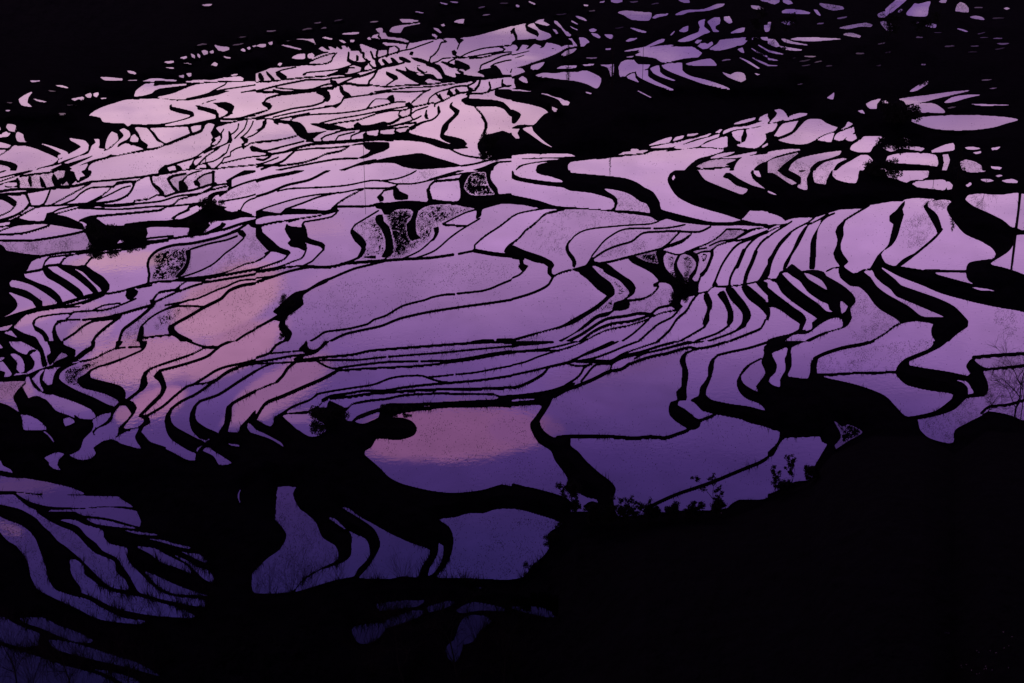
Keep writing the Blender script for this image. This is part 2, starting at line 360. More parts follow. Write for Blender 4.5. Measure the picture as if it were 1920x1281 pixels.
(0,640,"""B -20,-20 1940,-20 1940,520 1900,530 1850,590 1800,640 1790,685 1710,680 1640,695 1540,760 1530,770 1470,840 1465,895 1430,895 1380,880 1300,835 1150,770 1060,805 960,780 880,750 820,730 780,745 700,800 720,840 680,880 600,890 520,850 600,810 620,740 690,670 700,610 600,590 500,550 420,520 350,440 280,410 220,425 170,480 120,440 150,540 240,560 300,600 345,640 350,665 180,665 170,600 150,540 60,480 -20,440
K -20,-20 60,-20 80,30 140,80 200,100 220,70 270,60 300,80 310,160 290,200 230,230 180,240 120,240 90,265 30,275 -20,290 -20,220 40,230 50,200 0,150 -20,130 -20,60 30,50 -20,20
b -20,-20 0,20 25,50 -20,45
b 60,-20 110,-20 220,70 200,98 160,85 90,35
b 75,95 110,90 160,120 185,180 180,230 150,238 125,210 130,160 95,120
b 225,100 280,65 300,90 310,160 290,210 200,250 180,245 250,200 260,150
b -5,150 20,150 60,200 90,245 80,262 30,270 40,240 30,200 0,175
b -20,120 40,120 20,140 -20,145
K 120,-20 290,-20 330,80 350,150 360,180 320,195 305,150 300,90 270,60 200,20
K 350,-20 460,-20 480,25 560,60 570,100 500,160 440,190 390,190 420,150 510,110 460,85 400,160 370,180 350,110 380,90 370,40
b 285,-10 340,-10 375,60 375,90 335,90 320,50
S 0.6: 360,100 520,90 500,150 400,190 360,190
L 9: 520,120 440,170 340,200
K 480,25 470,-20 480,30 570,65 565,100 490,180 540,160 580,150 640,100 700,60 715,30 715,-20 680,-20 685,30 620,70 560,120 570,80
L 9: 600,150 700,130 800,80 880,45
K 870,-20 930,-20 910,25 860,60 870,20
L 9: 860,55 940,45
L 9: 965,45 1050,42
K 1040,-20 1100,-20 1100,30 1070,70 980,105 900,140 820,170 740,190 690,215 680,270 760,295 860,320 920,345 945,390 940,430 1000,455 1028,500 1010,540 970,590 930,640 935,660 1040,640 1080,600 1080,575 1030,565 1100,550 1130,610 1080,640 1060,680 1080,700 1130,755 1250,800 1060,810 1030,760 1010,720 1040,650 940,680 880,720 860,720 780,745 705,700 690,680 720,650 780,620 830,560 840,530 740,570 700,600 600,590 570,580 550,560 600,540 700,545 700,570 720,560 600,500 480,460 400,430 380,400 340,395 260,350 230,300 220,250 300,220 240,280 260,310 330,385 300,310 300,260 340,210 330,250 320,290 360,330 390,325 400,270 430,210 500,175 600,160 520,190 460,230 445,280 490,320 580,370 700,420 800,470 860,490 890,460 880,440 800,400 700,370 620,350 580,310 580,280 640,245 680,210 760,180 900,130 1040,80 1060,60
S 1: 560,190 1050,60 960,100 680,200 580,280 620,350 500,320 480,230
S 0.9: 760,400 880,440 890,470 780,430
K 720,590 760,560 830,540 850,500 890,470 850,560 830,600 720,670
b 855,540 895,480 940,480 985,545 960,580 890,650 880,710 780,745 705,690 740,650 800,625 840,590
b 695,590 760,550 835,540 800,600 720,650 705,620
b 290,410 400,400 440,415 560,455 680,510 720,565 690,585 600,580 560,550 480,545 430,510 370,450
S 0.3: -20,300 180,290 100,420 -20,440
K -20,300 60,275 200,250 310,215 200,265 190,300 130,370 100,420 120,470 180,530 260,575 330,600 350,640 350,680 390,720 410,770 400,790 500,800 520,850 600,810 630,730 690,670 700,640 580,640 550,610 555,590 500,560 420,520 350,450 280,410 220,425 190,380 165,345 200,300
b 170,345 200,340 230,370 265,400 235,415 215,428 195,390
b 475,580 520,568 555,590 560,610 520,630 490,638
b 330,670 360,690 400,735 410,765 395,750 360,705 325,680
L 8: -20,295 60,270 200,250 330,205 480,180
L 12: 1370,-20 1440,10 1530,40 1630,42
L 8: 1630,42 1600,38 1540,42
L 10: 1530,50 1440,95 1340,130 1220,170 1130,205 1080,240
L 16: 1780,-15 1660,30 1560,110 1440,155 1320,190 1200,220
K 1080,235 1130,205 1100,260 1110,320 1070,370 1020,400 970,445 940,440 1040,360 1055,290
K 1150,265 1190,220 1210,225 1240,300 1250,350 1220,410 1140,490 1060,560 1040,555 1130,460 1200,390 1210,350 1190,300
L 14: 1940,135 1820,165 1700,190 1620,220 1540,270 1450,325 1400,340 1300,420 1220,490 1100,560
L 14: 1940,165 1840,180 1720,220 1620,290 1480,390 1360,450 1280,510
L 8: 1450,325 1560,310 1620,285
K 1270,515 1300,500 1280,560 1290,610 1330,650 1480,730 1540,760 1480,800 1470,840 1400,810 1290,740 1250,680 1235,600 1245,550
K 1450,490 1480,480 1465,550 1480,600 1550,650 1640,695 1540,740 1500,730 1440,670 1420,590 1430,530
L 16: 1455,500 1500,450 1640,400 1780,310 1940,210
K 1700,490 1760,450 1740,500 1740,560 1710,680 1720,700 1640,690 1680,620 1690,550
L 14: 1740,465 1820,420 1940,360
K 1940,510 1890,540 1850,600 1800,640 1790,685 1850,660 1860,610 1880,610 1920,670 1940,690
b 870,740 890,705 960,680 1035,665 1010,710 1030,760 1060,805 1000,795 900,765
b 1860,610 1880,620 1940,680 1940,700 1880,685 1855,650
b 1520,820 1560,790 1600,820 1680,870 1740,915 1670,930 1640,925 1600,860
b 1700,765 1790,775 1800,790 1740,785
b 330,875 400,840 465,820 490,840 440,890 430,930 460,968 400,955 370,930 365,905
b -20,895 5,895 20,930 80,960 100,990 60,980 -20,960
b -20,1010 60,1020 260,1035 420,1070 540,1100 635,1145 480,1150 300,1145 100,1125 -20,1115
b 120,1135 300,1155 440,1165 640,1160 760,1175 880,1172 940,1205 1000,1245 820,1235 640,1250 440,1245 340,1235 220,1200
b -20,1150 60,1145 140,1190 200,1235 280,1270 260,1290 120,1250 -20,1215
b 380,1265 600,1258 800,1245 960,1258 1050,1285 1060,1300 340,1300
b 1850,1040 1830,1080 1800,1130 1795,1180 1815,1240 1785,1180 1790,1130
L 10: 1060,70 980,105 900,140 820,170 740,190 690,215"""),
(0,960,"""@ 0 930 0.21875
b -20,175 60,205 160,240 240,290 300,360 340,460 370,540 395,620 410,690 440,760 490,810 640,860 760,890 860,950 960,1000 1080,1050 1250,1070 1200,1100 1060,1090 880,1065 780,1030 680,975 560,920 440,865 320,800 290,750 260,680 240,570 190,490 140,430 60,380 0,310 -20,300
b -20,-10 120,-10 200,60 300,130 420,210 540,270 620,300 680,350 740,420 820,490 920,530 980,560 995,600 995,650 1060,700 1090,750 1105,805 1020,800 950,780 880,730 800,650 740,590 680,530 620,480 560,430 500,390 430,310 370,260 320,200 260,160 160,110 -20,65
b 600,545 640,540 690,565 725,610 725,670 780,710 860,770 960,810 1080,845 1200,860 1320,890 1440,930 1560,970 1680,1030 1640,1050 1480,1040 1340,1030 1200,1010 1060,980 960,950 860,900 780,860 700,830 690,780 650,730 610,660
b 510,205 640,205 740,250 860,275 890,310 890,350 930,400 1000,425 1090,445 1090,520 1120,580 1180,640 1260,720 1350,800 1450,850 1560,870 1700,880 1765,900 1770,950 1640,940 1500,910 1400,890 1200,830 1150,760 1100,670 1040,590 1000,530 880,470 830,410 740,340 680,270 600,235
b 1240,650 1300,665 1400,710 1520,765 1680,825 1800,860 1700,850 1520,845 1440,820 1350,770
b 1175,435 1330,450 1420,500 1540,560 1610,600 1650,680 1600,650 1500,610 1380,570 1290,500
b 1480,500 1600,550 1700,610 1790,640 1830,700 1830,745 1760,720 1690,660 1620,590
b 1530,465 1620,490 1710,500 1780,560 1760,575 1680,540
b 1240,360 1400,380 1500,410 1640,440 1620,455 1500,430 1380,395
b 1060,292 1200,310 1360,330 1340,340 1180,328
b 640,120 900,105 1170,125 1190,170 1210,220 1200,265 1100,240 960,200 840,180 700,165
b 740,195 860,200 1000,230 1170,280 1080,275 940,260 820,240
b 250,20 380,-10 1020,5 1060,40 1130,85 1000,90 700,85 560,85 430,80 330,50
b 270,975 325,978 300,988
b -20,1040 60,1050 120,1090 240,1140 340,1180 330,1240 340,1280 200,1300 100,1290 -20,1260
b 170,1050 300,1040 360,1040 450,1080 500,1110 620,1150 720,1190 800,1240 780,1260 640,1250 500,1200 340,1130 240,1100
b -20,1290 80,1310 240,1380 400,1470 440,1560 400,1640 -20,1640
S .18: -20,175 240,290 440,760 290,700 100,420
S .28: -20,-10 200,60 740,420 1105,805 900,780 500,390 100,80
S .18: 600,545 1480,1050 1200,1100 600,930
@ 480 900 0.322917
b 120,5 150,2 245,15 215,80 235,150 300,200 350,250 385,330 460,380 480,430 470,470 340,530 270,580 200,650 -10,655 -20,540 0,520 60,460 130,410 165,360 178,320 150,270 110,225 125,150 118,80 130,40
b 420,220 460,225 520,280 580,315 640,345 665,420 640,470 590,520 570,560 470,580 400,600 230,650 260,600 360,530 500,480 550,440 555,380 550,310 490,270
b 500,160 540,165 600,210 700,265 780,310 900,365 1010,405 1000,450 960,510 940,565 850,560 780,575 600,570 640,520 700,430 722,370 690,290 620,235
b 1062,365 1088,380 1088,430 1070,490 1030,545 1000,560 1010,510 1055,430
b 1065,230 1160,215 1230,195 1330,190 1430,150 1500,155 1600,190 1780,250 1700,310 1700,400 1650,460 1600,500 1560,560 1460,580 1200,570 1050,565 1100,500 1140,410 1145,330 1120,270
b 990,740 1100,705 1160,710 1100,745 1000,770
b 1160,760 1230,715 1300,712 1450,745 1460,765 1300,760 1200,775
b 1150,930 1190,820 1240,785 1330,790 1370,820 1300,880 1260,940 1180,960
b 740,860 760,810 900,760 980,760 940,800 800,850
b 1265,622 1320,620 1310,632
b 1480,650 1520,655 1510,662
S .28: 120,5 245,15 480,430 470,470 200,650 0,640 130,410
S 0.15: 1065,230 1780,250 1600,560 1050,565"""),
(0,1280,"""@ 280 200 0.125
k 920,380 960,340 1000,310 990,350 1020,380 1010,420 970,435
k 930,490 960,465 1010,505 950,550 930,580 910,570 940,530
l 14: 700,-10 1000,60 1040,180
k 720,-10 800,0 960,50 1040,110 1030,180 1000,190 1000,130 860,80 720,40
k 1010,-10 1280,-10 1270,40 1240,70 1260,110 1180,130 1180,80 1100,30
l 14: 1190,120 1050,180
l 22: 800,260 1000,190 1050,185
l 16: 1040,180 1300,190 1500,180 1700,160 1940,90
l 10: 1000,240 1040,290 1200,240 1450,190
l 12: 1400,160 1600,100 1780,50 1840,-10
k 1770,-10 1850,-10 1820,40 1780,60
k 1860,200 1940,200 1940,280 1870,250
k 1700,220 1760,190 1760,260 1720,320 1700,260
l 14: 1730,310 1620,390 1560,430 1480,460
l 14: 1560,220 1540,280 1470,390 1370,470
l 14: 1470,210 1430,330 1360,400 1280,480
l 12: 1340,260 1330,330 1260,400 1210,420
k 1190,360 1215,380 1230,430 1250,500 1230,550 1160,545 1190,480
l 14: 1210,530 1080,590 920,650 820,700
l 12: 1120,340 1080,400 1090,460 1040,540 960,590 830,690
k 1060,420 1090,410 1100,460 1070,490
k 970,640 1000,600 1060,590 1060,620 1010,660 970,670
l 14: 1010,650 920,700 850,750 690,910 620,910
l 12: 950,580 860,640 780,700 680,770 560,810 440,840 390,870
k 130,970 170,920 230,885 260,900 310,990 250,1000 140,1000
l 12: 230,885 380,880
k 385,865 460,890 495,930 480,960 410,960
k 600,900 660,830 700,900 660,930 600,930
l 14: 640,870 680,790 780,750
k 840,770 860,780 850,830 890,870 940,920 990,930 860,920 840,860
l 8: 860,840 960,820 1040,780 1120,710
l 14: 980,930 1090,830 1120,770 1220,740 1220,680 1300,630 1400,600
l 12: 1040,780 1160,690 1200,570
k 1370,470 1400,450 1490,490 1480,540 1430,560 1430,640 1400,640 1380,560 1420,540
k 1500,610 1540,585 1640,620 1720,655 1650,680 1530,670
l 8: 1440,600 1520,550 1700,520 1940,505
l 14: 1700,665 1940,630
l 12: 700,890 760,860 830,850
l 16: -20,1030 200,1000 400,960 700,935 980,930 1200,905 1500,880 1700,850 1940,760
l 12: 1100,850 1300,800 1500,760 1780,730 1940,700
l 18: 580,290 600,340 640,400
k 580,290 620,285 630,340 650,390 610,400 590,350
l 14: 830,260 820,320 720,380 620,410 400,500 260,560 120,620 -20,650"""),
(0,1600,"""@ 1100 930 1
B 50,-10 120,5 200,-10 270,-10 265,22 200,26 130,32 85,38 58,36
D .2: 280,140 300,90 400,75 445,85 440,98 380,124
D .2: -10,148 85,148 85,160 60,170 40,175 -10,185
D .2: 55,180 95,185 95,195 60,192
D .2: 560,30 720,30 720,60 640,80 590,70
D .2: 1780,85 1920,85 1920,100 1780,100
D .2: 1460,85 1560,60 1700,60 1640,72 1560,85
@ 0 1140 1
b -10,150 -10,70 40,76 100,96 150,112 200,118 250,132 270,150
b 90,60 140,66 210,88 260,104 300,128 240,112 170,96 110,80
l 3: -10,64 60,84 120,104 190,124 240,150
@ 480 900 .322917
b 700,720 860,700 980,700 940,735 820,750 720,760
b 560,860 700,830 760,850 700,930 600,950
b 1150,930 1100,980 1120,1040 1160,1060 1190,1010 1200,960
b 1480,740 1640,740 1760,790 1700,800 1560,770
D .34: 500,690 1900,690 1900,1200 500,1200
@ 0 1140 1
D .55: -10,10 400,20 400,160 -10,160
@ 0 0 1
S .10: 330,600 430,530 540,515 530,600 400,640
S .08: 175,700 270,640 370,650 240,730
S .08: 690,840 780,770 1015,760 1000,830 850,870
S .06: 180,330 300,290 400,240 380,300 250,335
S .05: 560,560 900,480 1000,520 800,590 600,640
S .12: 1530,680 1740,640 1720,690 1540,698"""),
(480,0,"""b 0,345 30,330 75,330 75,350 50,358
b 90,318 125,312 125,335 105,340
b 140,320 220,335 350,370 330,375 220,350
b 290,288 430,292 448,330 390,305 300,295
b 490,280 520,275 575,290 570,300 520,292
b 635,255 700,245 780,243 770,255 700,262
b 895,215 950,212 955,245 920,245
b 1000,235 1020,205 1085,190 1230,170 1240,178 1110,205 1085,248 1010,242
b 1075,145 1140,143 1230,155 1200,165 1100,172
b 865,285 880,265 970,245 985,275 1110,290 1150,310 1140,320 1040,300 920,290
l 8: 925,262 915,275 935,285
b 940,320 1000,322 1130,330 1110,345 980,345
b 830,290 850,278 870,295 850,300
b 780,330 830,345 910,375 905,382 800,382
b 705,300 740,300 735,320 705,315
b 620,290 650,300 680,320 660,325 630,310
b 470,350 490,345 540,380 560,375 540,350 560,350 600,370 605,350 640,375 650,365 640,340 665,340 685,365 690,350 712,355 710,385 600,395 500,385 470,365
b 265,435 320,405 370,405 370,440 320,445
b 390,405 420,395 440,415 430,440 400,440 385,425
b 215,450 260,440 255,455
b 165,480 180,468 200,475 185,495 165,492
b 1480,165 1510,150 1565,142 1555,180 1520,175
b 1385,185 1410,178 1420,195 1400,200
b 1325,210 1365,212 1395,245 1380,250 1350,230
b 1315,258 1340,250 1362,270 1355,285 1325,270
b 1775,130 1825,150 1815,158 1790,145
b 1870,85 1885,68 1895,90
b 1440,10 1520,15 1510,26 1470,20
b 1370,15 1440,30 1430,38 1390,28
b 1280,15 1320,12 1310,20
b 1160,80 1200,85 1270,98 1250,102 1200,92
B -20,525 60,510 260,485 350,478 400,460 440,430 500,405 600,390 700,385 780,380 900,380 990,375 1000,360 1060,345 1140,325 1200,320 1260,305 1400,290 1520,285 1640,272 1780,235 1920,195 1940,195 1940,1300 -20,1300
L 7: -20,545 80,510 260,495 380,485 520,478 570,455 575,430 610,395
L 5: 380,485 420,455 500,420 590,400
L 6: 370,560 380,545 500,535 620,520 750,480 860,460
K 20,545 40,550 65,595 55,608 25,600 15,570
K 75,535 90,540 140,590 140,605 115,600 80,560
K 150,540 180,540 235,575 225,600 180,590 150,565
L 6: 150,545 200,525 300,505
K 355,550 372,545 375,565 345,572
L 7: -20,615 100,610 280,590 380,580 520,570 620,560 700,560 800,535 900,510 1040,470
L 10: -20,690 60,670 180,640 330,610 400,598 520,598 560,590 700,575 770,560
L 6: 150,660 260,670 360,675 440,665 460,655
K 690,385 705,395 700,440 760,465 840,470 840,490 790,505 720,485 680,460 685,430
K 750,410 770,420 770,460 750,460 750,430
L 12: 780,385 810,400 805,430 830,450 850,470
L 12: 860,385 870,410 880,440 910,450
L 14: 910,385 905,420 915,445
K 750,490 800,480 820,500 810,530 780,540 790,510
K 850,470 880,500 910,505 870,510 850,490
K 890,450 910,450 940,490 935,510 905,510 895,480
K 945,440 965,445 1000,480 995,495 960,480 945,460
K 1005,430 1030,435 1070,470 1060,490 1030,480
K 1070,425 1110,430 1165,460 1160,475 1110,465 1090,455 1075,450
L 5: 990,385 985,410 980,430
K 985,360 1000,360 995,410 980,390
L 7: 900,440 1000,410 1100,380 1160,370 1230,345 1330,310
L 10: 1050,350 1075,370 1060,400
L 10: 1140,325 1130,360
K 1160,385 1185,390 1175,420 1150,410
K 1155,430 1240,440 1300,465 1380,490 1400,520 1420,560 1500,585 1500,570 1490,550 1560,560 1620,570 1730,580 1740,590 1600,600 1480,610 1400,615 1330,600 1290,590 1290,620 1250,635 1190,615 1130,580 1080,545 1045,530 1050,515 1130,535 1115,495 1150,525 1220,545 1280,555 1330,560 1360,590 1400,590 1380,550 1330,510 1280,495 1270,480 1190,455
K 1205,490 1260,505 1290,545 1260,550 1210,530
b 1195,550 1230,550 1270,565 1230,570
b 1205,495 1250,500 1282,530 1270,545 1230,520
b 1265,612 1310,590 1320,620
L 7: 1400,290 1430,315 1390,320 1370,370 1340,410 1310,430 1300,465
K 1495,290 1520,285 1565,300 1540,320 1515,325
L 6: 1530,320 1510,370
K 1465,385 1490,375 1510,395 1500,415 1475,415
L 6: 1490,415 1530,430 1400,440 1360,465 1330,470
L 5: 1530,430 1600,395 1700,365 1820,350 1940,335
L 5: 1820,350 1870,370 1850,385 1760,400 1650,420 1500,440 1440,470
K 1380,465 1400,460 1490,485 1560,520 1520,520 1430,490
K 1490,455 1520,455 1600,490 1610,515 1570,535 1530,500 1490,480
K 1500,520 1560,540 1560,560 1520,545
L 6: 1600,440 1700,430 1850,395 1940,390
L 8: 1680,520 1690,490 1760,460 1850,420 1940,400
K 1665,535 1700,520 1760,510 1800,490 1830,520 1850,560 1920,560 1900,575 1800,575 1740,595 1700,560 1660,545
L 6: 1760,500 1790,480 1880,455 1940,450
K 1905,230 1940,230 1940,265 1915,260
L 6: 1910,545 1920,520 1940,500
L 5: 540,565 600,545 680,510 740,510
K 560,560 620,530 700,510 690,545 620,560
L 10: 610,640 720,590 820,560 900,530 950,505 1040,490 1110,470
L 12: 905,530 885,575 850,610 845,635
K 975,535 990,540 1060,570 1070,595 1040,605 1000,580 975,560
L 7: 980,640 1040,600 1060,590
L 6: 850,635 980,650 1100,640 1250,635 1400,620 1550,605 1700,595 1850,580 1940,565
K 555,600 600,605 620,640 580,650 560,630
L 12: 600,640 680,625 780,640 850,640
L 8: 440,665 520,635 590,630
L 8: 130,675 220,690 360,680 440,665
L 10: -20,690 130,690 240,705 440,680
L 16: 600,650 560,660 460,670
K 460,675 520,670 550,690 560,740 530,755 500,720 450,700
K 625,650 650,645 660,680 700,700 715,720 690,735 650,715 630,690
K 510,740 560,745 540,765 500,760
K 40,770 60,765 110,775 120,800 100,825 85,810 50,790
L 10: 60,770 80,740 160,715 260,705 380,690 460,680
L 7: 100,820 30,845 -20,860
L 9: 660,730 640,770 600,805 570,795 520,800
L 9: 510,765 420,795 280,815 140,850 -20,890
L 7: 130,880 260,850 420,820 560,800 640,770 660,740 740,725 860,710 1000,690 1160,690 1300,680
K 845,705 870,690 890,705 860,720
L 6: 890,690 1000,675 1150,655 1300,650 1500,625 1650,605
K 840,800 870,760 900,740 980,740 1000,720 1030,710 1040,740 1040,760 1010,770 990,750 900,745 870,775
L 9: 830,820 860,780
L 7: 280,880 420,860 620,850 780,830 840,815 950,790 1060,765 1120,765
L 6: 270,890 300,880 260,900
L 7: 480,925 620,890 750,870 900,840 1000,820 1100,805 1160,790
K 1115,780 1150,765 1185,795 1160,820 1130,800
L 7: 1170,770 1250,700 1310,670
L 12: 1165,820 1160,860
L 7: 550,935 620,920 760,900 840,875 920,850 1020,830 1080,830
L 7: 1070,870 1080,830 1130,820 1190,800 1330,770
L 6: 1290,775 1300,740 1350,700 1400,680
L 10: 1350,700 1380,740 1400,750
K 1360,730 1380,700 1400,740 1390,755
K 1430,715 1450,670 1480,700 1475,720
K 1500,700 1520,710 1540,700 1500,660 1490,680
L 10: 1400,680 1440,670 1500,650 1600,640 1650,610
L 8: 1340,800 1340,780 1400,755 1520,700 1600,690
L 10: 1580,650 1620,670 1600,700 1580,710
K 1590,655 1640,670 1610,700 1590,690
L 12: 1680,610 1670,640 1640,675
L 12: 1750,620 1760,660 1740,690
L 10: 1850,600 1845,640 1900,650
K 1845,620 1880,640 1860,655 1840,640
L 7: 1600,700 1700,700 1760,680 1860,650 1940,640
K 1790,680 1830,670 1940,680 1940,750 1840,735 1790,715
L 14: 1550,750 1590,735 1600,700
K 1540,760 1570,740 1620,740 1780,750 1860,770 1910,820 1940,850 1940,880 1900,870 1860,820 1800,800 1720,800 1650,800 1570,785
L 9: 1640,800 1680,840 1720,900 1730,960 1710,1010
L 18: 1700,880 1725,920 1725,960 1710,1000
K 1480,760 1470,790 1530,830 1520,860 1480,900 1450,930 1440,970 1410,1010 1500,1030 1560,1050 1585,1080 1560,1110 1500,1090 1420,1060 1380,1030 1385,990 1400,940 1450,890 1490,850 1450,810 1455,780
L 9: 1370,800 1380,840 1360,870 1320,900 1240,920 1150,960 1130,985
L 10: 1280,830 1270,870 1290,890
L 10: 1365,810 1370,850
L 7: 1150,960 1240,925 1330,895
L 7: 1080,890 1160,860 1200,830 1290,800
L 8: 1240,870 1180,900 1160,870
K 1260,870 1280,840 1290,870 1275,900
L 12: 1080,870 1090,880 1060,900 1010,925 960,930 920,930
K 730,940 765,915 795,940 770,965 740,965
L 14: 770,950 860,945 960,920 990,930 950,950 860,960 780,965 640,975
L 7: 900,965 1020,945 1120,920 1180,900
L 10: 780,985 900,970 1060,940 1200,920
L 8: 1040,990 1050,965 1140,950
L 8: 920,1000 930,975 1050,960
L 10: 1130,985 1240,925
K 640,950 560,930 430,925 400,930 430,940 520,970 540,980 600,975 680,960
K 130,900 240,905 330,920 370,960 390,1000 400,1030 380,1050 330,1030 290,990 270,960 240,930 170,920 130,910
K 60,905 85,920 70,950 30,970 0,985 -20,985 40,955
L 9: 130,900 240,880 400,850
L 6: -20,905 60,890 130,895
K 390,1000 480,990 540,980 470,1010 440,1035 400,1040
K 380,1050 430,1040 440,1065 370,1065
L 7: -20,1070 100,1060 240,1035 330,1010
L 9: -20,1125 80,1130 160,1110 260,1085 360,1060
L 8: 600,990 700,975 820,965 900,945
L 7: 500,1060 490,1040 520,1020 620,990
L 7: 600,1050 620,1020 740,990
L 7: 710,1050 715,1020 800,985
K 805,1045 800,1010 830,985 835,1010 910,1020 920,990 935,985 935,1005 1040,1005 1040,975 1060,985 1080,995 1140,985 1160,1000 1250,1025 1350,1045 1450,1080 1580,1100 1600,1110 1480,1120 1380,1110 1270,1070 1130,1055 1030,1050
L 7: 440,1065 600,1060 800,1045
L 14: 220,1140 300,1110 430,1080 600,1070 800,1055
l 6: 800,1060 920,1050 1030,1058
K 700,1095 740,1080 860,1065 1000,1070 1000,1110 960,1135 880,1160 830,1185 760,1190 840,1150 860,1130 820,1115 800,1085
L 8: 300,1130 420,1115 560,1110 700,1095
L 9: 190,1240 340,1220 460,1185 520,1155 640,1130 700,1095
L 12: -20,1260 60,1240 180,1240
L 10: 60,1300 200,1270 400,1230 600,1195 760,1190
L 10: 600,1300 800,1220 900,1200
K 830,1215 870,1210 1000,1180 1140,1160 1240,1150 1340,1180 1460,1215 1540,1245 1400,1260 1220,1270 1100,1250 1040,1225 930,1220 860,1228
L 9: 860,1225 760,1240 600,1290
L 9: 1440,1110 1540,1160 1640,1180 1710,1190
L 10: 1540,1245 1640,1230 1780,1195 1940,1180
L 8: 1560,1300 1700,1260 1800,1220 1940,1210
L 8: 1620,1300 1700,1270 1790,1240 1820,1220
K 1730,1270 1790,1245 1780,1280 1740,1300
K 1940,990 1900,1000 1850,980 1780,1000 1740,1010 1710,1010 1690,1040 1660,1080 1665,1120 1700,1170 1760,1190 1940,1160
b 1710,1150 1740,1130 1760,1160 1800,1165 1760,1180 1720,1175
b 1790,995 1830,960 1920,930 1940,930 1940,945 1850,980
L 12: 80,1160 160,1150 240,1135 300,1120 250,1170 200,1210 120,1240 40,1270
L 12: -20,1190 60,1200 110,1170
L 10: -20,1130 60,1140 120,1155"""),
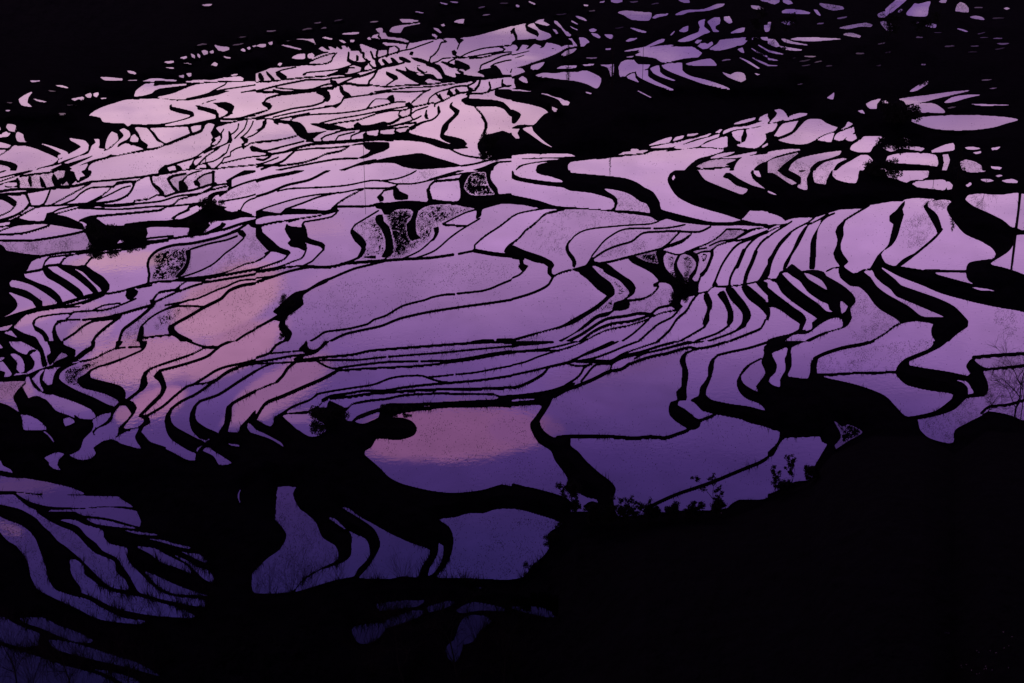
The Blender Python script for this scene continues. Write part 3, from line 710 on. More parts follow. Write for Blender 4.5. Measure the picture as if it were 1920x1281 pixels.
(480,320,"""B -20,-20 1940,-20 1940,1300 -20,1300
L 22: -20,85 100,50 260,20 380,-15
L 14: -20,200 100,165 230,110 400,70 520,10 600,-20
L 7: 160,155 260,135 500,125 680,110 860,75 960,80 1060,100 1200,95 1400,50 1560,20 1700,10
L 7: 930,78 1060,60 1160,25 1220,-10
L 12: 1300,70 1450,25 1580,-10
L 7: 0,310 100,270 300,210 460,180 640,165 800,135 1000,130 1060,110
S 0.35: 1000,80 1200,10 1400,10 1200,90 1060,95
L 9: 220,290 360,240 480,195 620,165
K -20,310 40,300 180,320 220,285 400,290 520,300 560,290 600,265 620,300 560,320 420,325 200,330 60,345 -20,370
L 9: 570,285 620,240 700,190 800,140
L 10: 600,270 760,268 880,262
K 880,250 960,235 1000,240 1070,230 1160,225 1280,235 1300,210 1520,225 1520,60 1540,30 1620,20 1740,-20 1770,-20 1760,60 1810,130 1820,175 1940,175 1940,245 1840,250 1700,290 1690,340 1650,365 1650,290 1560,270 1460,250 1300,260 1220,300 1210,340 1200,370 1200,430 1210,480 1240,505 1190,520 1170,530 1140,490 1130,400 1160,370 1180,310 1160,290 1060,290 1000,330 960,330 940,290 900,280
b 1560,130 1580,70 1620,20 1720,10 1730,60 1750,120 1790,180 1620,185
S 1.3: 1560,130 1580,70 1620,20 1720,10 1730,60 1750,120 1790,180 1620,185
K 1030,125 1060,125 1080,155 1145,185 1140,215 1040,215
K 905,200 930,175 960,200 960,225 930,235
L 9: 935,185 960,150 1030,135 1050,115
b 945,235 975,230 990,238 960,243
K 1280,140 1310,110 1305,150 1325,210 1290,220
L 10: 1300,120 1340,80 1500,65 1540,60
L 8: 920,300 820,360 740,410 715,450
K 705,460 725,440 800,500 830,550 820,590 800,640 760,650 790,580 740,530
L 12: 820,590 790,640 720,675 660,695
S 0.7: 740,430 900,350 960,400 970,560 960,640 800,660 830,560
S 1.2: 980,320 1160,300 1180,340 1130,420 1160,500 1150,560 1000,660 960,660 1040,580
S 0.8: 1220,320 1300,260 1440,255 1650,295 1380,400 1330,450 1300,520 1100,650 1020,660 1180,530 1220,500 1200,400
K 900,340 950,330 960,380 1000,420 1025,520 1030,600 980,650 940,650 970,590 970,520 940,440 900,390
K 1330,430 1370,420 1370,470 1340,520 1320,530 1340,470
K 1400,395 1440,400 1600,412 1560,420 1400,410
L 8: 1400,400 1560,320 1660,290
L 8: 1680,360 1560,430 1460,500 1340,600 1200,655
L 7: 1100,660 1230,600 1330,510
L 7: 960,670 1030,610
K 790,650 900,660 900,640 860,640
L 16: 640,700 800,685 960,675 1100,665 1300,655 1480,630
L 12: 1520,625 1640,600
L 9: 1640,600 1640,560 1720,490 1840,410 1940,330
L 26: 1640,600 1780,625 1880,635 1940,640
K 1890,560 1940,530 1940,620 1860,610
K -20,405 40,415 50,460 130,530 180,575 250,600 265,620 230,635 150,610 100,605 60,570 0,500 -20,480
L 9: -20,410 60,405 100,395 180,380
L 7: 190,380 320,360 480,335 620,300
L 7: 40,420 60,400
K 215,440 230,395 250,415 340,425 355,395 380,440 390,500 420,515 500,540 520,560 515,600 500,590 480,570 400,550 350,530 320,520 380,550 385,590 360,600 320,580 260,570 235,545 260,520 240,490
L 8: 245,385 320,360
L 8: 345,410 360,385 480,365 570,345 610,310
L 9: 510,590 460,640 420,680 360,710
L 8: 380,580 350,650 280,680 160,725 -20,755
L 9: 250,620 210,665 120,700 -20,745
L 9: 110,600 60,650 -20,690
K 60,620 110,600 80,640
S 0.35: -20,480 60,580 90,600 60,640 -20,680
L 8: -20,765 120,745 250,720 400,715 480,720
L 14: -20,840 100,805 250,755 400,725 560,720 680,695
L 6: -20,808 100,795 180,780
S 0.4: -20,770 250,725 350,725 150,780 -20,800
L 13: 960,680 820,715 740,735 640,775 550,815
K 560,800 530,840 440,880 360,930 350,960 360,1000 300,1050 240,1090 220,1150 270,1210 260,1260 220,1300 180,1300 220,1250 180,1200 170,1160 180,1130 140,1120 40,1170 -20,1200 -20,1180 60,1140 160,1080 125,1060 180,1010 240,950 300,910 380,890 480,830
L 11: 370,1300 460,1250 520,1210 700,1185 840,1150 880,1120 980,1085 1100,1015 1270,970 1320,950 1420,930 1490,928
L 11: 1510,922 1680,905 1760,885 1840,850 1940,810
L 14: 540,1290 660,1230 780,1200 940,1165 1080,1110 1300,1060 1560,1020 1780,990 1940,965
L 14: 1600,1290 1700,1275 1780,1275
L 14: 1810,1270 1940,1265
S 0.12: 400,900 1800,650 1900,800 1200,980 800,1120 300,1240"""),
(480,640,"""B -20,-20 1940,-20 1940,1075 1840,1075 1700,1115 1540,1135 1420,1135 1280,1115 1100,1070 1000,1020 930,950 815,850 820,820 880,770 900,735 860,640 740,600 680,600 660,530 560,450 530,500 440,500 380,530 300,600 400,620 520,640 400,700 200,600 140,560 125,640 0,600 -20,590
L 14: -20,130 100,90 150,30 230,-10
L 10: -20,155 100,140 260,110 370,100
L 8: 100,92 260,78
L 8: 275,76 370,68
K 320,60 360,20 380,-20 390,-20 385,40 430,65 480,40 520,-10 560,-10 500,50 440,95 360,115 340,150 290,155 280,130 370,90
L 12: 340,140 500,120 720,100 860,70 1100,50 1300,35 1500,20 1640,12 1940,5
K 1600,10 1700,-20 1940,-20 1940,15 1800,12
L 10: 290,155 440,145 560,140 760,140 900,125 975,118
L 10: 995,116 1200,100 1400,85 1600,65 1940,35
L 12: 620,200 800,175 1000,155 1215,150
L 12: 1240,150 1440,145 1600,125 1760,95 1940,70
L 9: 630,218 800,205 1000,195 1200,185 1400,165 1600,140 1800,105 1940,85
L 10: 460,150 520,185 580,205 640,205
L 9: -20,165 120,165 290,155
L 10: -20,235 60,190 130,165
L 18: 290,160 240,200 200,260 160,300
L 9: 170,300 90,330 -20,375
S 0.25: 480,150 1900,20 1900,60 600,190
L 18: 620,215 500,280 360,340 200,410 80,460 20,540 0,580
K -20,590 10,590 60,620 110,640 130,620 140,570 200,530 260,490 330,460 410,430 450,395 480,385 470,400 400,450 320,480 240,520 230,540 400,520 380,545 220,550 200,560 320,670 420,720 520,690 530,660 460,580 410,520 470,480 500,440 550,415 530,460 520,485 475,488 440,505 530,500 600,640 400,760 200,700 60,660 -20,640
L 10: 460,395 560,375 720,350 880,325 1000,280 1100,262 1240,258 1320,285 1400,305 1480,310
L 9: 1290,270 1400,260 1480,250
L 9: 1500,248 1640,235 1800,205 1940,180
L 14: 500,440 560,410 700,390 820,370 960,370 1120,345 1300,325 1480,310 1700,290 1940,255
L 14: 560,430 700,415 840,395 1000,385 1160,370 1400,360 1700,355 1940,345
L 10: 690,500 720,470 840,445 980,430 1100,405 1300,392 1500,392 1780,395 1830,415 1940,410
K 550,445 670,500 700,490 665,540 680,595 720,600 760,560 860,520 950,495 1000,465 1060,465 1120,465 1300,460 1500,450 1700,440 1800,435 1850,410 1940,405 1940,490 1800,490 1650,495 1500,495 1300,510 1100,540 1040,555 1020,570 1100,575 1170,600 1208,650 1190,700 1120,730 1040,740 960,730 900,735 870,790 820,820 800,860 740,760 560,700 530,660 500,560 530,500
b 475,485 500,460 540,440 520,485
b 740,600 800,575 860,550 930,530 920,570 860,600 800,620
b 205,555 380,545 410,525 450,575 510,620 530,665 480,705 420,718 370,700 290,640
b -20,660 40,680 120,720 190,760 215,800 180,775 100,730 -20,690
b 160,1045 310,1060 280,1120 290,1190 330,1260 330,1300 160,1300 155,1180 165,1100
b 175,1020 200,1018 195,1035
b 650,1245 680,1248 740,1290 700,1285
b 1740,1280 1840,1235 1940,1235 1940,1300 1700,1300
b 1120,490 1300,482 1440,475 1300,488"""),
(960,0,"""b 470,120 520,125 570,155 550,158 500,140
b 440,150 500,180 490,185 450,168
b 430,190 500,222 490,228 450,212
b 575,225 610,212 640,225 620,240 590,240
b 590,245 640,255 668,280 655,290 610,270
b 690,258 750,260 765,280 740,295 710,280
b 500,282 550,285 585,320 565,325 540,350 515,350 510,310
b 535,32 575,38 570,48 540,46
b 590,36 612,38 605,46
b 655,15 700,5 690,20 660,22
b 740,-10 825,-10 830,15 790,25 745,18
b 1245,0 1330,0 1335,22 1290,22
b 790,95 850,80 1000,92 1050,98 1030,155 900,150 840,115
b 1080,70 1180,92 1160,95 1100,80
b 1050,135 1080,110 1180,102 1160,118 1100,130 1070,142
b 1220,115 1270,85 1340,72 1440,68 1540,30 1600,28 1580,50 1480,80 1400,88 1320,95 1280,112
b 1790,40 1850,45 1890,65 1850,75 1800,62
b 1860,0 1940,0 1940,18 1880,12
b 875,205 920,212 1015,240 1000,248 950,240
b 1250,235 1285,205 1325,192 1320,235 1290,245
b 1185,265 1220,230 1222,240 1195,268
b 1395,165 1450,145 1440,200 1490,240 1440,258 1360,300 1300,315 1240,310 1320,270 1400,240 1410,205
b 1465,165 1520,130 1560,130 1560,180 1530,195 1530,220 1560,238 1510,240 1490,200
b 1590,125 1630,122 1655,170 1630,180 1590,150
b 1635,250 1700,215 1750,208 1740,240 1690,248
b 1480,370 1540,330 1560,300 1700,285 1760,280 1740,310 1680,350 1560,380
b 1390,345 1420,320 1470,330 1500,310 1510,330 1470,365 1430,370
b 1370,320 1390,300 1430,300 1390,330
b 1440,320 1480,305 1475,322
b 920,415 990,385 1150,355 1340,348 1430,395 1400,430 1300,440 1180,465 1120,468 1080,440 990,425
b 830,385 920,365 1000,350 1100,300 1150,290 1140,315 1040,350 960,375 860,388
b 940,385 1060,350 1200,335 1220,340 1160,355 1040,375 960,390
b 850,310 880,290 945,285 920,302 870,315
b 700,365 745,360 740,375 705,378
b 695,390 745,383 740,395 705,398
b 1300,480 1370,460 1490,440 1540,495 1500,495 1400,495 1330,492
b 845,430 920,418 900,432
b 800,500 820,465 860,448 910,445 940,480 1040,485 1020,515 940,535 880,550 850,575 810,578
b 860,572 920,545 930,590 960,622 910,605 870,590
b 930,540 1020,525 1020,570 1080,610 1215,672 1190,675 1080,640 990,600 940,570
b 1035,515 1105,490 1110,540 1150,570 1240,608 1210,608 1120,580 1060,550
b 1120,490 1160,475 1275,470 1280,530 1340,570 1460,600 1580,640 1640,668 1600,665 1450,635 1320,590 1200,545 1140,515
b 895,660 960,685 1070,742 1040,735 970,700
b 650,488 720,485 765,480 760,570 740,575 720,510
b 525,485 620,478 610,492 545,496
b 330,515 370,495 490,490 480,510 400,518
b 670,465 700,462 698,472
b 140,495 200,475 248,465 230,495 190,525 150,518
b 180,565 240,545 330,550 420,535 500,540 540,525 600,545 670,590 640,665 570,635 480,610 350,595 250,580
b 545,685 605,700 590,708 560,700
b 410,708 470,725 440,722
b -20,670 60,672 200,695 320,715 400,755 440,755 425,790 380,790 350,750 260,715 140,690 -20,682
b 50,640 140,655 100,655
b -20,760 60,770 160,790 290,830 240,860 200,900 160,940 100,935 40,940 -20,965 -20,920 20,930 70,860 0,820 -20,815
b 300,800 340,815 325,838 308,825
b -20,970 60,965 40,1000 60,1040 30,1040 0,1010 -20,1000
b 80,965 150,950 160,985 240,1060 310,1108 240,1080 140,1010
b -20,205 60,185 110,175 100,185 30,205 -20,225
b 170,170 200,150 245,142 235,160 290,190 260,195 200,180
b 115,195 165,172 200,220 290,255 300,275 250,300 180,300 205,260 190,230 150,212
b 20,215 95,185 110,235 185,270 190,290 80,298 40,300 40,265
b -20,250 5,250 25,300 -20,318
b 315,150 340,160 400,230 450,250 440,275 410,270 370,215 320,175
b 300,215 330,225 350,255 335,255
b 275,150 290,150 290,160
b 415,285 450,285 495,325 490,350 420,360 340,400 270,430 100,490 0,515 -20,520 -20,450 60,430 180,385 300,370 400,345 420,340 465,345 450,310
b 260,320 300,325 370,350 300,365 200,390 120,405 0,440 -20,440 -20,425 100,395 180,370 240,355
b 170,330 225,350 180,370 90,390 30,405 -20,410 -20,395 50,380 130,365 150,345
b 80,335 130,345 110,365 50,380 65,355
b -20,340 30,340 45,360 20,385 -20,390
b 370,410 400,385 440,370 490,365 460,395 400,420
b 470,405 495,405 480,412
b -20,540 20,510 80,515 100,540 60,555 0,575 -20,575
b 50,590 80,570 110,590 120,625 90,620 55,600
b -20,590 20,585 15,620 30,660 -20,660
b 0,50 20,70 0,78
b 30,30 60,45 50,58 30,50
b 120,5 180,30 170,38 130,20
b 470,75 500,75 490,85 475,82
b -20,1170 100,1155 210,1155 160,1185 -20,1195
b 170,1185 225,1155 400,1152 550,1165 400,1178
b -20,1205 100,1195 300,1190 420,1195 300,1200 150,1220 50,1245 10,1300 -20,1300
b 20,1300 80,1245 200,1220 280,1215 190,1240 170,1300
b 420,1240 440,1215 600,1195 800,1175 1100,1145 1300,1120 1450,1110 1590,1130 1500,1165 1400,1190 1330,1240 1260,1300 440,1300
b 740,1155 800,1142 1000,1125 1030,1125 980,1148 800,1162
b 885,1130 900,1115 960,1120 940,1130
b 1000,1155 1060,1135 1180,1125 1120,1142
b 1025,1090 1100,1055 1200,1025 1180,1070 1120,1080 1030,1095
b 1205,1060 1225,1030 1295,1015 1280,1040
b 1310,1025 1320,1005 1410,1000 1370,1018
b 1030,1108 1120,1088 1260,1060 1390,1028 1460,1010 1480,1000 1500,1000 1470,1025 1380,1045 1290,1080 1200,1105 1100,1112
b 1210,1110 1290,1085 1400,1050 1490,1025 1560,1000 1550,1030 1460,1060 1400,1100 1280,1118
b 1415,1100 1490,1060 1600,1020 1620,1030 1615,1080 1620,1100 1580,1110
b 1520,1000 1560,970 1580,970 1560,995
b 1580,1010 1590,980 1680,950 1760,945 1860,915 1940,890 1940,925 1800,960 1700,970 1640,985
b 1655,935 1720,905 1830,880 1820,900 1740,925
b 1850,905 1860,880 1920,850 1940,850 1940,880 1880,905
b 1650,990 1690,980 1740,975 1720,1030 1720,1065 1685,1055 1655,1020
b 1755,975 1850,955 1940,930 1940,1000 1900,1000 1910,1040 1870,1090 1820,1115 1700,1100 1685,1085 1750,1060 1765,1020
b 1480,1190 1540,1160 1600,1145 1680,1140 1640,1160 1560,1185
b 1380,1250 1440,1220 1500,1200 1600,1195 1690,1195 1660,1210 1600,1235 1640,1245 1520,1255 1420,1262
S 0.6: 1380,1250 1440,1215 1600,1190 1650,1220 1500,1260
b 1560,1190 1700,1160 1840,1135 1830,1155 1740,1175 1690,1185
b 1665,1270 1690,1215 1730,1180 1850,1160 1940,1155 1940,1200 1880,1220 1820,1260 1800,1300 1680,1300
b 1870,1100 1920,1070 1940,1065 1940,1080 1890,1105
b 1380,1272 1500,1270 1620,1255 1640,1262 1620,1285 1400,1285
b 1640,340 1700,330 1740,300 1770,305 1740,335 1690,345
b 1690,370 1730,355 1745,400 1720,395
b 1780,420 1850,450 1940,490 1940,505 1850,465
b 1690,425 1780,460 1865,518 1840,515 1750,460
b 1840,330 1940,385 1940,400 1850,345
b 1780,350 1860,395 1940,430 1940,440 1850,405
b 1575,540 1640,560 1680,540 1740,550 1755,600 1720,618 1620,580
b 1810,545 1870,560 1840,566
b 1890,190 1930,185 1930,240 1900,240
b 1800,280 1850,285 1845,305 1800,300
b 1860,280 1940,280 1940,310 1880,300
b 1600,55 1650,50 1630,62"""),
(960,320,"""B -20,-20 1940,-20 1940,1300 -20,1300
K 0,-20 170,-20 180,10 240,30 300,40 360,60 380,80 380,90 300,85 180,70 60,50 20,30 10,0 30,-20 0,-20 -10,20 0,60 60,80 200,105 380,125 430,148 580,165 680,190 750,215 770,245 765,275 740,295 770,300 795,250 790,210 740,160 680,135 780,145 880,175 960,230 1010,250 1040,320 1100,380 1160,360 1250,385 1480,410 1700,410 1940,420 1940,400 1840,395 1730,370 1660,385 1500,385 1380,360 1220,320 1120,290 1110,240 1060,160 1000,130 940,90 860,60 760,45 600,30 440,15 440,-20
b 10,-20 170,-20 185,15 240,40 300,50 370,70 380,88 280,78 140,60 40,40 15,20
K 175,-20 375,-20 375,75 300,45 240,35 185,15
K -20,185 60,195 200,225 330,265 520,278 760,295 1040,310 1100,330 1160,345 1100,380 1040,345 860,320 600,290 380,290 220,285 100,260 -20,245
L 7: -20,360 40,325 120,305 240,285
L 10: 390,292 260,320 200,370 150,415 100,450 60,500 -10,555
S 0.35: 300,320 520,290 760,320 1000,360 1080,385 600,430 430,520 420,640 300,600 150,580 200,430
L 5: 1100,380 1040,400 860,410 640,430 540,450 470,490 430,540
K 430,520 440,520 425,560 430,600 470,650 485,700 470,730 455,720 450,680 410,620 402,570
L 8: 600,640 640,590 700,520 800,455 880,435 1040,432
L 8: 1065,434 1180,428 1300,405
L 11: 610,660 700,600 800,560 900,530 980,470 1100,458 1240,455 1400,460 1490,420
L 10: 1260,460 1220,500 1170,550 1120,585
L 7: 1350,470 1280,520 1200,550 1130,590
S 0.5: 650,640 900,540 1240,470 1330,480 1100,590 900,630
S 0.25: 640,600 900,440 1300,420 1400,440 960,480 720,590
L 10: 620,700 740,680 860,650 960,625 1100,590 1250,545 1340,480
K 870,650 920,640 1000,680 1100,700 1090,660 1080,610 1120,590 1160,620 1140,640 1140,690 1160,740 1220,800 1240,810 1215,750 1215,700 1240,640 1270,625 1240,690 1250,740 1290,800 1300,850 1320,840 1330,790 1370,740 1380,690 1340,640 1290,620 1340,600 1400,640 1400,700 1380,770 1350,810 1370,830 1400,830 1395,900 1400,930 1330,945 1270,970 1265,1000 1285,1020 1250,1050 1210,1030 1180,1000 1210,970 1215,920 1180,850 1100,840 1100,870 1060,870 1060,850 1100,830 1050,770 980,730 900,690
S 1: 940,640 1080,610 1100,700 1000,680
S 0.9: 1170,650 1220,640 1215,730 1180,740
S 0.9: 1280,640 1350,650 1370,740 1310,790
S 0.7: 1400,620 1490,600 1440,740
L 7: 1130,600 1230,630 1280,625
L 8: 1290,620 1380,580 1470,545 1530,510 1580,470 1610,440 1700,440 1760,445
L 7: 1480,565 1560,530 1680,510 1760,470 1830,435 1940,425
L 7: 1300,610 1400,590 1460,580
L 6: 1660,520 1720,480 1780,445 1860,430
L 8: 1380,630 1420,610 1500,605
S 0.6: 1340,620 1600,450 1740,450 1600,520 1480,580
L 20: 1500,600 1500,640 1460,740 1420,780
L 9: 1500,600 1540,560 1640,530 1760,510 1940,440
L 10: 1420,780 1395,850 1395,900
L 12: 1510,870 1540,790 1580,700 1640,610 1700,550 1800,510 1940,450
K 1540,790 1530,830 1550,865 1500,870 1520,820
L 7: 1400,920 1470,905 1500,870 1640,865 1760,850 1850,830
L 14: 1630,860 1640,800 1680,720
L 26: 1690,720 1740,600
L 12: 1745,600 1780,550 1850,490 1940,455
L 26: 1745,860 1760,780 1800,690 1830,610
L 12: 1830,600 1870,540 1940,480
K 1940,680 1900,730 1870,790 1840,840 1900,820 1940,810
K 1830,840 1860,820 1940,860 1940,950 1880,900
K -20,555 100,600 220,640 300,680 320,710 300,740 300,770 325,790 310,810 265,770 270,720 240,700 90,670 -20,650
b 90,655 180,690 250,715 180,708 100,680
K 50,660 80,660 90,700 125,715 100,750 70,750 45,720 60,700
L 9: 90,750 60,780 -20,815
L 14: 310,790 280,850 220,890 120,930 -20,970
L 9: 325,785 380,760 440,745
K 440,740 480,730 580,705 560,760 500,760
K 560,700 600,640 620,680 720,700 770,740 840,790 900,830 930,880 920,920 880,950 840,975 880,980 880,1030 820,1050 770,1050 720,1090 640,1110 560,1170 460,1230 360,1290 340,1280 460,1220 560,1140 640,1080 750,1050 765,990 830,970 880,920 840,860 800,820 740,790 690,760 680,740 620,710 600,715 660,780 740,840 770,890 770,930 730,960 690,1000 640,1040 560,1090 480,1140 400,1170 240,1210 0,1280 -20,1270 120,1230 360,1165 460,1110 600,1030 680,970 710,940 640,890 560,810 500,760
L 10: 840,975 980,960 1060,920 1100,870
S 0.8: 640,740 720,790 860,880 880,920 760,970 760,1040 640,1080 100,1290 30,1280 400,1180 620,1060 740,960 790,900 740,830
S 0.5: 930,1000 1180,870 1210,960 1100,1030 900,1070
L 18: 400,1290 520,1230 640,1150 720,1110 860,1090 960,1070 1050,1080
L 14: 1040,1080 1100,1030 1200,1010
L 14: 500,1290 620,1200 740,1150 880,1130 960,1110 1020,1090
L 8: 520,1290 700,1200 880,1160 1030,1110
L 8: 1060,1090 1140,1060 1240,1045
L 10: 810,1290 900,1230 980,1160 1060,1080
L 11: 940,1290 1040,1200 1100,1150 1200,1100 1250,1045
L 12: 1080,1290 1180,1200 1240,1110 1310,1050 1350,980 1400,920
K 1440,930 1460,900 1480,930 1505,990 1500,1030 1480,1070 1480,1130 1440,1180 1430,1140 1450,1080 1465,1030 1440,970
L 10: 1450,1170 1330,1240 1240,1290
K 1540,930 1590,900 1630,980 1660,1060 1660,1130 1620,1170 1610,1140 1620,1080 1590,1000
L 11: 1630,1160 1540,1220 1400,1270 1360,1290
K 1600,890 1620,865 1660,880 1700,930 1750,990 1790,1060 1790,1110 1740,1170 1680,1190 1720,1150 1730,1080 1690,1020 1640,970
L 11: 1750,1165 1640,1220 1500,1270 1440,1290
K 1720,870 1760,855 1820,900 1900,970 1960,1040 1950,1110 1900,1120 1910,1090 1860,1030 1780,970 1740,920
L 11: 1900,1120 1870,1180 1780,1220 1600,1290
K 1165,70 1180,30 1230,-5 1390,-20 1410,20 1450,70 1540,110 1640,150 1730,180 1770,140 1680,110 1620,60 1580,50 1600,20 1640,20 1700,60 1800,110 1940,165 1940,310 1880,300 1800,290 1760,330 1720,370 1690,360 1600,330 1460,290 1340,250 1240,195 1190,130
b 1200,60 1215,30 1225,55 1210,70
K 1790,20 1800,-10 1830,-20 1940,-20 1940,150 1880,120 1820,70
b 1815,20 1810,-20 1840,-20 1870,50 1840,45
b 1000,255 950,235 880,180 780,150 700,145 770,190 800,235 780,290 900,300 1035,318 1030,280
S 0.3: 780,160 1000,250 1030,300 800,290
b 1735,360 1780,320 1810,285 1880,305 1940,315 1940,400 1840,380"""),
(960,640,"""B -20,-20 1940,-20 1940,500 1940,1150 1700,1190 1620,1240 1560,1265 1400,1270 1200,1275 1000,1280 760,1270 750,1260 600,1200 500,1250 400,1170 200,1110 100,1090 -20,1075
S 0.06: -20,800 200,800 400,1000 500,1150 200,1100 -20,1060
S 0.04: 300,400 1100,700 1400,500 1940,700 1940,1100 1500,1000 900,1000 500,700
K -20,-20 300,-20 320,10 200,25 60,35 -20,45
L 10: -20,80 120,70 260,55 380,30 520,-10
L 8: -20,90 100,75 280,70 340,70
L 9: -20,183 100,155 200,115 340,70 440,40 540,0
L 12: -20,258 160,220 300,185 440,150 560,90 660,45 780,-10
L 9: 450,140 580,90 700,45 820,-10
L 11: 440,155 600,130 720,90 840,40 960,-5
L 9: 500,145 640,142 740,145 820,100 920,60 1120,-5
L 11: 740,150 820,110 960,80 1120,30 1260,-5
L 11: 740,210 750,170 820,130 940,100 1020,80
L 9: 920,130 1000,90 1120,65 1300,20 1440,0
L 14: 860,180 960,140 1060,110 1160,90 1280,55 1340,45 1380,55
L 10: 980,95 1160,50 1300,10 1400,-15
L 11: 1380,55 1480,40 1600,5 1660,-10
L 14: -20,350 60,335 160,290 240,240 270,200
L 9: 410,165 470,180 540,182 600,175
L 8: 440,150 560,160 590,155 740,160
L 10: 600,160 640,145
L 12: 590,170 540,200 520,240 480,280 400,330
L 12: 740,170 640,172 600,200 560,250 520,300
L 20: 880,170 820,210 720,230 620,280 500,330 400,370 320,415
K -20,410 80,395 200,380 300,360 420,320 480,310 400,380 310,420 290,470 240,550 210,600 230,660 290,710 340,725 440,710 440,780 500,830 560,900 660,990 740,1050 780,1110 760,1180 760,1300 560,1300 640,1240 640,1190 560,1170 470,1120 400,1100 420,1040 380,970 320,890 290,820 200,760 150,680 135,620 180,560 220,480 -20,480
b -20,440 80,430 180,430 160,440 60,448 -20,455
L 18: 340,720 440,710 620,710 760,715 920,725 1040,715 1150,722 1240,695 1320,665 1400,620
K 1240,440 1230,380 1270,340 1275,200 1255,150 1270,110 1300,80 1350,70 1310,100 1305,160 1325,240 1310,360 1310,440 1250,450 1245,480 1320,520 1390,580 1480,560 1520,545 1420,600 1410,640 1360,665 1310,650 1230,600 1180,550 1175,510 1190,455
L 10: 1310,90 1360,65 1390,55
b 1320,445 1260,445 1245,475 1300,510 1350,550 1400,585 1470,550 1420,515 1370,460
K 1400,410 1410,350 1440,310 1470,260 1470,200 1500,130 1560,100 1520,140 1515,200 1490,290 1460,360 1455,400 1500,440 1640,470 1780,490 1900,520 1860,470 1760,430 1700,370 1685,300 1720,240 1790,170 1860,130 1800,170 1720,260 1740,320 1820,370 1850,380 1830,340 1900,240 1870,160 1890,100 1890,40 1940,20 1940,640 1840,620 1700,580 1520,545 1400,510 1340,440
L 14: 1540,105 1640,80 1780,50 1940,0
L 8: 1710,260 1760,190 1870,130
K -20,1075 100,1090 240,1135 380,1180 450,1220 520,1300 200,1300 60,1250 -20,1240
b 440,1250 500,1235 550,1275 560,1300 480,1300
L 22: 1940,860 1860,910 1760,950 1640,1000 1520,1050 1380,1100 1260,1140 1140,1190 1040,1240 980,1290
L 14: 1390,592 1460,575 1525,548
b 440,1258 520,1230 560,1265 600,1300 480,1330"""),
